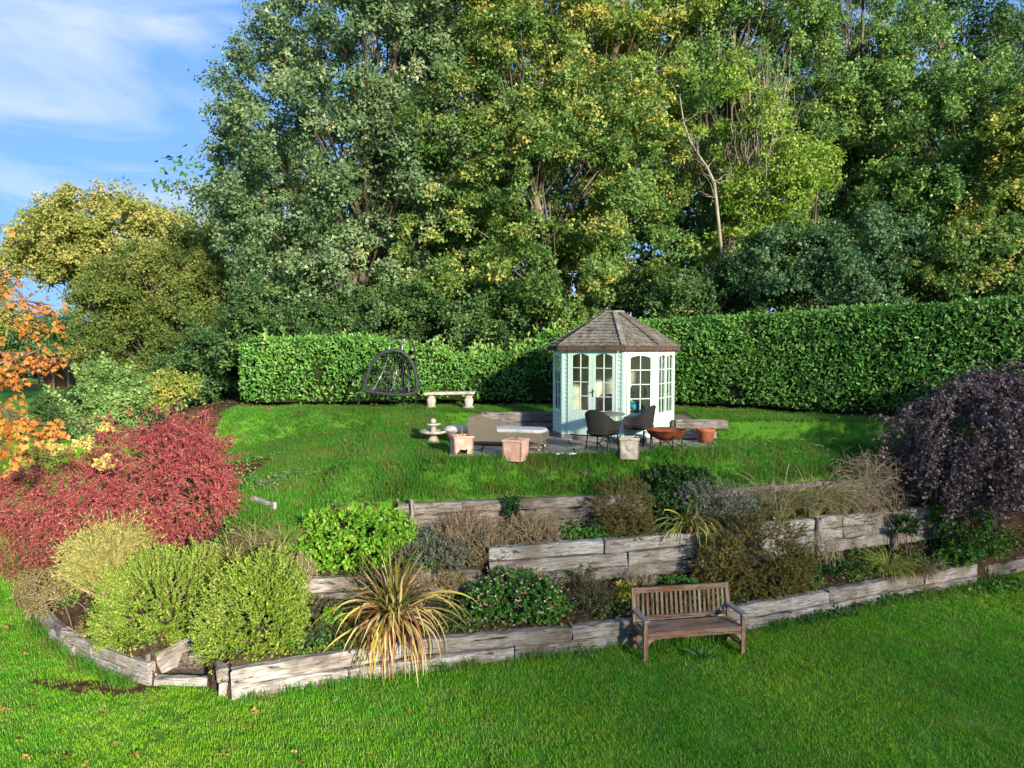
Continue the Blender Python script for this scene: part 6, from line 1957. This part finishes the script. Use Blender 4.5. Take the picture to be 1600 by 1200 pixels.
# trees standing deeper in the wood close the view
for i, (x, Y, r_, top_) in enumerate(((420, 33, 150, 300), (640, 34, 190, 120), (860, 34, 190, 80), (1060, 35, 190, 100), (1260, 36, 190, 190), (1460, 36, 190, 260), (1680, 36, 190, 200), (660, 38, 200, 330), (540, 42, 230, 200), (760, 42, 230, 120), (960, 42, 230, 120), (1160, 43, 230, 150), (1370, 43, 230, 250), (1590, 43, 230, 280))):
    ly = [LB(x + rng.normal(0, 15), y, Y, r_ * rng.uniform(.75, 1), 110, 90) for y in range(top_, 640, 100)]
    names = ['behind the great grey-green tree beside the sky', 'behind the great grey-green tree and broad maple', 'behind the golden maple crown', 'behind the slim-stemmed green tree', 'behind the dark tree that lets sky through', 'behind the yellow-patched tree', 'past the end of the tall hedge', 'under the meeting boughs of the grey-green tree and broad maple', 'in the second rank beyond the great grey-green tree', 'in the second rank beyond the broad maple', 'in the second rank beyond the golden crown', 'in the second rank beyond the half bare tree', 'in the second rank beyond the lime green clump', 'in the second rank beyond the hazel']
    tree('wood_tree', 'shadowy woodland tree standing deep ' + names[i], tbase(x, Y), ly, 190, 34, 1.1, .36, M_DARKL if i % 2 else M_WOODL, trunk_r=.25, inner=.2, limbs=24, group='trees deep in the wood')
# left background
tree('yellow_tree', 'wide domed yellow-green tree far beyond the red shrub', tbase(180, 52),
     [LB(190, 375, 52, 115, 65), LB(100, 395, 52, 65, 48), LB(275, 385, 52, 75, 62), LB(170, 340, 52, 80, 40), LB(55, 375, 52, 40, 36), LB(300, 440, 51, 60, 60)],
     420, 90, 1.0, .26, M_YELT, trunk_r=.4, inner=.55, limbs=60, sag=.3)
tree('hawthorn_tree', 'tangled olive green hawthorn in front of the yellow domed tree', tbase(255, 27),
     [LB(250, 450, 26.6, 95, 72), LB(180, 480, 26.8, 62, 66), LB(320, 510, 26, 75, 70), LB(240, 540, 26.4, 85, 50), LB(160, 545, 26.8, 45, 45), LB(300, 420, 26.8, 50, 55)],
     380, 95, .5, .12, M_HAWL, trunk_r=.14, inner=.5, limbs=80, bark=M_BARK_PALE)
tree('evergreen_bush', 'dark evergreen mass between hawthorn and rounded hedge end', tbase(350, 24),
     [LB(360, 540, 23.6, 62, 55), LB(330, 580, 23.4, 65, 42), LB(400, 570, 23, 45, 50)], 170, 90, .42, .12, M_DARKL, trunk_r=.08, inner=.3, limbs=20, cat='bush')
M_PALEG = leaf_mat('pale_bush_leaf', [(0, '#466a30'), (.5, '#6c904a'), (1, '#a0b470')], .35, .5, .3)
tree('leafy_bush', 'fresh green leafy bush with upright shoots behind the red shrub', tbase(165, 17.5),
     [LB(175, 620, 17.4, 42, 36), LB(160, 592, 17.5, 24, 28), LB(195, 605, 17.4, 24, 26), LB(175, 655, 17.3, 50, 32)], 120, 50, .26, .085, M_PALEG, bark=M_TWIG, trunk_r=.04, inner=.4, limbs=30, cat='bush')
b_ = bpy.data.objects['leafy_bush']
S_ = np.array([tuple(at(x, y, 17.2)) for x, y in ((115, 640), (160, 590), (190, 600), (212, 620), (130, 600))]); E_ = np.array([tuple(at(x, y, 17)) for x, y in ((72, 605), (163, 558), (205, 570), (238, 605), (115, 575))])
A = S_[:, None] + (E_ - S_)[:, None] * tt
tv, tf = twig_arrays(A, .01, .004); arr_obj('shoots', tv, tf, M_TWIG, b_)
pos = np.repeat(A[:, 1:].reshape(-1, 3), 12, 0); pos = pos + rng.normal(size=pos.shape) * .05
V_, F_, li = leaf_arrays(pos, randdir(len(pos)), unit(randdir(len(pos)) + np.array([0, 0, .6])), .085 * rng.uniform(.7, 1.2, len(pos)), LEAF4W)
arr_obj('shoot_leaves', V_, F_, M_PALEG, b_, np.clip(rng.random(len(pos)) * .6 + .4, 0, 1)[li])
tree('conifer_mound', 'dark rounded evergreen mound in front of the timber shelter', tbase(80, 34),
     [LB(92, 635, 33, 34, 30), LB(70, 645, 33, 18, 20), LB(112, 640, 33, 30, 28)], 170, 80, .25, .1, M_DARKL, trunk_r=.1, inner=.3, limbs=16, cat='bush')
tree('spindle_bush', 'small yellowing bush between the leafy bush and the hedge end', tbase(268, 20.5),
     [LB(262, 605, 20.3, 20, 22), LB(285, 600, 20.2, 18, 14), LB(250, 620, 20.2, 18, 14)], 50, 55, .28, .11, M_MAPLEY, bark=M_TWIG, trunk_r=.04, inner=.2, limbs=14, cat='bush')
tree('pale_tree', 'thin pale yellow-green tree behind the orange leaves', tbase(-30, 48),
     [LB(-20, 430, 48, 35, 45), LB(-5, 490, 48, 28, 35), LB(-70, 410, 48, 60, 70)], 150, 75, .9, .25, M_YELT, trunk_r=.25, inner=.3, limbs=24)
for i, (x, Y, rx, y_) in enumerate(((60, 105, 70, 545), (-80, 100, 110, 530), (170, 95, 80, 530))):
    tree('distant_tree', 'dark distant tree ' + ['behind the timber shelter', 'far beyond the fence past the shelter', 'far behind the hawthorn'][i], tbase(x, Y), [LB(x, y_, Y, rx, 55), LB(x + 50, y_ + 15, Y, rx * .7, 45)], 130, 70, 1.8, .5, M_DARKL, trunk_r=.4, inner=.3, limbs=14, group='trees beyond the shelter')

# ------------------------------------------------------------------ orange-leaved tree reaching in beside the camera
M_ORANGE = leaf_mat('orange_leaf', [(0, '#a8622c'), (.4, '#c08238'), (.75, '#cc9a4c'), (1, '#b85a36')], .4, .5, .3)
def lobed_leaf():
    out = [(0, 0), (.05, .12), (.2, .2), (.14, .34), (.3, .46), (.18, .58), (.26, .74), (.1, .82), (0, 1), (-.1, .82), (-.26, .74), (-.18, .58), (-.3, .46), (-.14, .34), (-.2, .2), (-.05, .12)]
    vs = [(x, y, .10 * abs(x) - .12 * (y - .4) ** 2) for x, y in out] + [(0, .3, -.02), (0, .6, -.02)]
    fs = []
    n = 16
    for i in range(n):
        j = (i + 1) % n
        yy = (out[i][1] + out[j][1]) / 2
        fs.append((i, j, 16 if yy < .45 else 17))
    return vs, fs
lv, lf = lobed_leaf()
leaf_meshes = []
for k in range(5):
    me = bpy.data.meshes.new('leaf')
    curl = rng.normal(0, .12)
    me.from_pydata([(x, y, z + curl * y * y + rng.normal(0, .015)) for x, y, z in lv], [], lf)
    a_ = me.attributes.new('rnd', 'FLOAT', 'FACE'); a_.data.foreach_set('value', np.full(len(lf), (k + .3) / 5, np.float32))
    me.materials.append(M_ORANGE); me.update()
    leaf_meshes.append(me)
ot = thing('orange_oak', 'tree with big bright orange autumn leaves reaching in beside the red shrub', 'tree', (-10.6, 10.2, 0))
wood = []
def limb(pts, r0, r1):
    p_ = np.array([[tuple(q) for q in pts]], float)
    wood.append(twig_arrays(p_, r0, r1, 6))
trk = [Vector((-10.6, 10.2, -.1)), Vector((-10.55, 10.2, 1.5)), Vector((-10.7, 10.25, 3.2)), Vector((-10.5, 10.3, 5.2)), Vector((-10.8, 10.2, 7.5))]
limb(trk, .17, .05)
sprays = [
    (trk[2], (at(0, 425, 10), at(40, 470, 9.9), at(88, 478, 9.8)), 38), (trk[2], (at(0, 470, 10), at(45, 505, 9.9), at(75, 500, 9.8)), 34),
    (trk[2], (at(0, 552, 10), at(45, 552, 9.8), at(98, 562, 9.7)), 40), (trk[1], (at(-10, 540, 10), at(22, 568, 9.8), at(10, 600, 9.7)), 26),
    (trk[1], (at(0, 640, 9.7), at(40, 655, 9.5), at(88, 668, 9.4)), 56), (trk[1], (at(-10, 620, 9.7), at(12, 650, 9.5), at(40, 690, 9.4)), 44),
    (trk[1], (at(-15, 680, 9.7), at(5, 700, 9.5), at(30, 712, 9.4)), 26), (trk[3], (at(-60, 330, 10), at(-25, 345, 9.9), at(8, 352, 9.9)), 16), (trk[2], (at(-10, 570, 9.9), at(30, 560, 9.7), at(75, 540, 9.7)), 16)]
gl = random.Random(9)
for (s0, (q0, q1, q2), cnt) in sprays:
    limb([s0, s0.lerp(q0, .5) + Vector((0, 0, .15)), q0, q1, q2], .05, .006)
    for i in range(cnt):
        t_ = gl.random() ** .8
        p_ = q0.lerp(q1, t_ * 2) if t_ < .5 else q1.lerp(q2, t_ * 2 - 1)
        p_ = p_ + Vector((gl.gauss(0, .07), gl.gauss(0, .12), gl.gauss(-.03, .08)))
        o = bpy.data.objects.new('leaf', gl.choice(leaf_meshes))
        link(o, ot)
        o.location = p_ - ot.location
        o.rotation_euler = (gl.uniform(-2.6, -.6), gl.uniform(-.7, .7), gl.uniform(0, 6.283))
        s = gl.uniform(.14, .23); o.scale = (s, s, s)
wv_, wf_ = join_arr(wood)
arr_obj('trunk', wv_, wf_, M_BARK, ot, smooth=True)
C, Nn = lobe_points([((-11.5, 10.5, 5.0), (2.2, 1.8, 2.4)), ((-12, 10.5, 7.5), (2.0, 1.8, 1.6)), ((-12.5, 11, 3.2), (2.0, 1.8, 1.3))], 150, .4, cut=lambda p: p[:, 0] < -p[:, 1] * .714 - .75)
pos = np.repeat(C, 14, 0); pos = pos + rng.normal(size=pos.shape) * .2
V_, F_, li = leaf_arrays(pos, unit(randdir(len(pos)) + np.array([0, 0, -.5])), randdir(len(pos)), .17 * rng.uniform(.7, 1.2, len(pos)), LEAF6)
tag(arr_obj('crown', V_, F_, M_ORANGE, ot, rng.random(len(pos))[li]), kind='stuff')
# fallen leaves on the lower lawn
M_FALLEN = leaf_mat('fallen_leaf', [(0, '#7a4a2a'), (.5, '#a8683c'), (1, '#c08a58')], .15, .8, .15)
fallen = []
for k in range(4):
    me = bpy.data.meshes.new('fallen_leaf')
    me.from_pydata([(x, y - .5, z * 1.8 + rng.normal(0, .04) + .25 * (y - .5) ** 2 + .35 * x * x) for x, y, z in lv], [], lf)
    a_ = me.attributes.new('rnd', 'FLOAT', 'FACE'); a_.data.foreach_set('value', np.full(len(lf), k / 3, np.float32))
    me.materials.append(M_FALLEN); me.update(); fallen.append(me)
spots = [(397, 1118, .2), (388, 1140, .14), (350, 1186, .15), (105, 1188, .2), (40, 1190, .17), (212, 1186, .16), (8, 1115, .17), (48, 1112, .15), (158, 1123, .12), (95, 1150, .1), (246, 1149, .12), (290, 1146, .1), (30, 1165, .12), (640, 1118, .12), (470, 1197, .17), (460, 1182, .1),
         (10, 985, .13), (45, 998, .13), (12, 1010, .12), (40, 1027, .11), (82, 1030, .11), (60, 1010, .09), (15, 940, .12), (20, 968, .1), (102, 1070, .1), (134, 1200, .12), (55, 1085, .1), (765, 1130, .1), (965, 1120, .08), (912, 1120, .1), (1055, 1075, .08), (678, 1156, .09), (618, 1165, .08), (248, 1100, .08), (438, 1150, .07), (1125, 1108, .06), (1395, 1042, .07), (1190, 1170, .06), (575, 1184, .07), (180, 1168, .1), (330, 1115, .08)]
for (x, y, s) in spots:
    p_ = on(x, y, 0)
    if p_.y > float(y_of(W1, p_.x)) - .2 and p_.x > -8.7: continue
    o = link(bpy.data.objects.new('fallen_leaf', fallen[gl.randrange(4)]))
    o.location = (p_.x, p_.y, .055); s *= .85; o.scale = (s, s, s)
    o.rotation_euler = (gl.uniform(-.3, .3), gl.uniform(-.3, .3), gl.uniform(0, 6.283))
    tag(o, 'curled brown leaf fallen on the lower lawn', 'leaf', 'fallen leaves on the lower lawn')

for k in range(46):                    # a few pale leaves blown on to the upper lawn
    x, y = gl.uniform(-5.5, 4.5), gl.uniform(13.2, 18.6)
    if PATIO[0] - .2 < x < PATIO[2] and y > 12.9 and y < 17.9 or y < float(y_of(W3, x)) + .4: continue
    o = link(bpy.data.objects.new('fallen_leaf', fallen[2 + gl.randrange(2)]))
    o.location = (x, y, hz(x, y) + .085); s = gl.uniform(.07, .11); o.scale = (s, s, s)
    o.rotation_euler = (gl.uniform(-.4, .4), gl.uniform(-.4, .4), gl.uniform(0, 6.283))
    tag(o, 'small pale leaf blown on to the upper lawn', 'leaf', 'fallen leaves on the upper lawn')

# ------------------------------------------------------------------ timber shelter and fence far across the lawn
M_REDROOF = plain_mat('red_tiles', '#5d2c22', '#7d4030', 3, .85)
M_OAKB = plain_mat('oak_beam', '#6d4f3a', '#8f6d54', 4, .8)
M_BRICK = plain_mat('brick', '#7a4f40', '#96705e', 5, .85)
sc_ = on(70, 609, 0)
st = thing('timber_shelter', 'small open timber shelter with red tiled hipped roof across the lawn', 'shelter', (sc_.x, sc_.y + 2, 0))
w2, d2 = 2.35, 1.7
for s in (-1, -.33, .33, 1):
    MB().box((s * w2, -d2, 1.05), (.16, .16, 2.1)).build('post', M_OAKB, st)
    MB().box((s * w2, d2, 1.05), (.16, .16, 2.1)).build('post', M_OAKB, st)
for s in (-1, -.33, .33):
    for k in (0, 1):
        x0 = s * w2 + (k * .667 * w2); x1 = x0 + (.4 if k == 0 else -.4)
        MB().bar((x0, -d2, 1.55), (x1, -d2, 2.02), .1, .1).build('brace', M_OAKB, st)
MB().box((0, -d2, 2.17), (2 * w2 + .3, .18, .16)).build('beam', M_OAKB, st)
MB().box((0, d2, 2.17), (2 * w2 + .3, .18, .16)).build('beam', M_OAKB, st)
MB().box((0, d2 + .02, 1.0), (2 * w2 - .2, .1, 2.0)).build('back_wall', M_BRICK, st)
MB().box((-w2 + .7, -d2, .3), (1.2, .14, .6)).build('low_wall', M_BRICK, st)
e = [(-w2 - .4, -d2 - .4), (w2 + .4, -d2 - .4), (w2 + .4, d2 + .4), (-w2 - .4, d2 + .4)]
MB().add([(x, y, 2.26) for x, y in e] + [(-1.0, 0, 3.7), (1.0, 0, 3.7)], [(0, 1, 5, 4), (1, 2, 5), (2, 3, 4, 5), (3, 0, 4), (3, 2, 1, 0)]).build('roof', M_REDROOF, st)
fn = thing('post_fence', 'low wooden rail fence across the lawn beside the timber shelter', 'fence', (sc_.x - 7, sc_.y + 6, 0))
for i in range(9):
    MB().box((-9 + i * 2, 0, .5), (.12, .1, 1.05)).build('post', M_OAKB, fn)
for z in (.45, .9):
    MB().box((-1, -.07, z), (16.2, .05, .11)).build('rail', M_OAKB, fn)

# ------------------------------------------------------------------ unseen trees added far behind the viewer, crowns thinned to filter the low sun
rng = np.random.default_rng(41)
for i in range(8):
    c_ = 6.6 + i * 4.3
    u_ = 45 + (i % 2) * 2.5
    x, y = .866 * c_ + .5 * u_, .5 * c_ - .866 * u_
    top_ = 24 + gl.uniform(-.5, .5)
    lob = [((x, y, top_ - 5), (3.0, 2.6, 5)), ((x, y, top_ - 11), (3.2, 2.8, 5))]
    tree('shade_tree', 'tall thinning poplar in the row far behind the viewpoint', (x, y, -.05), lob, 95, 16, 1.7, .36, M_WOODL, tmpl=LEAF4W, trunk_r=.3, inner=.05, limbs=16, group='poplar row behind the viewpoint', rag=.12)
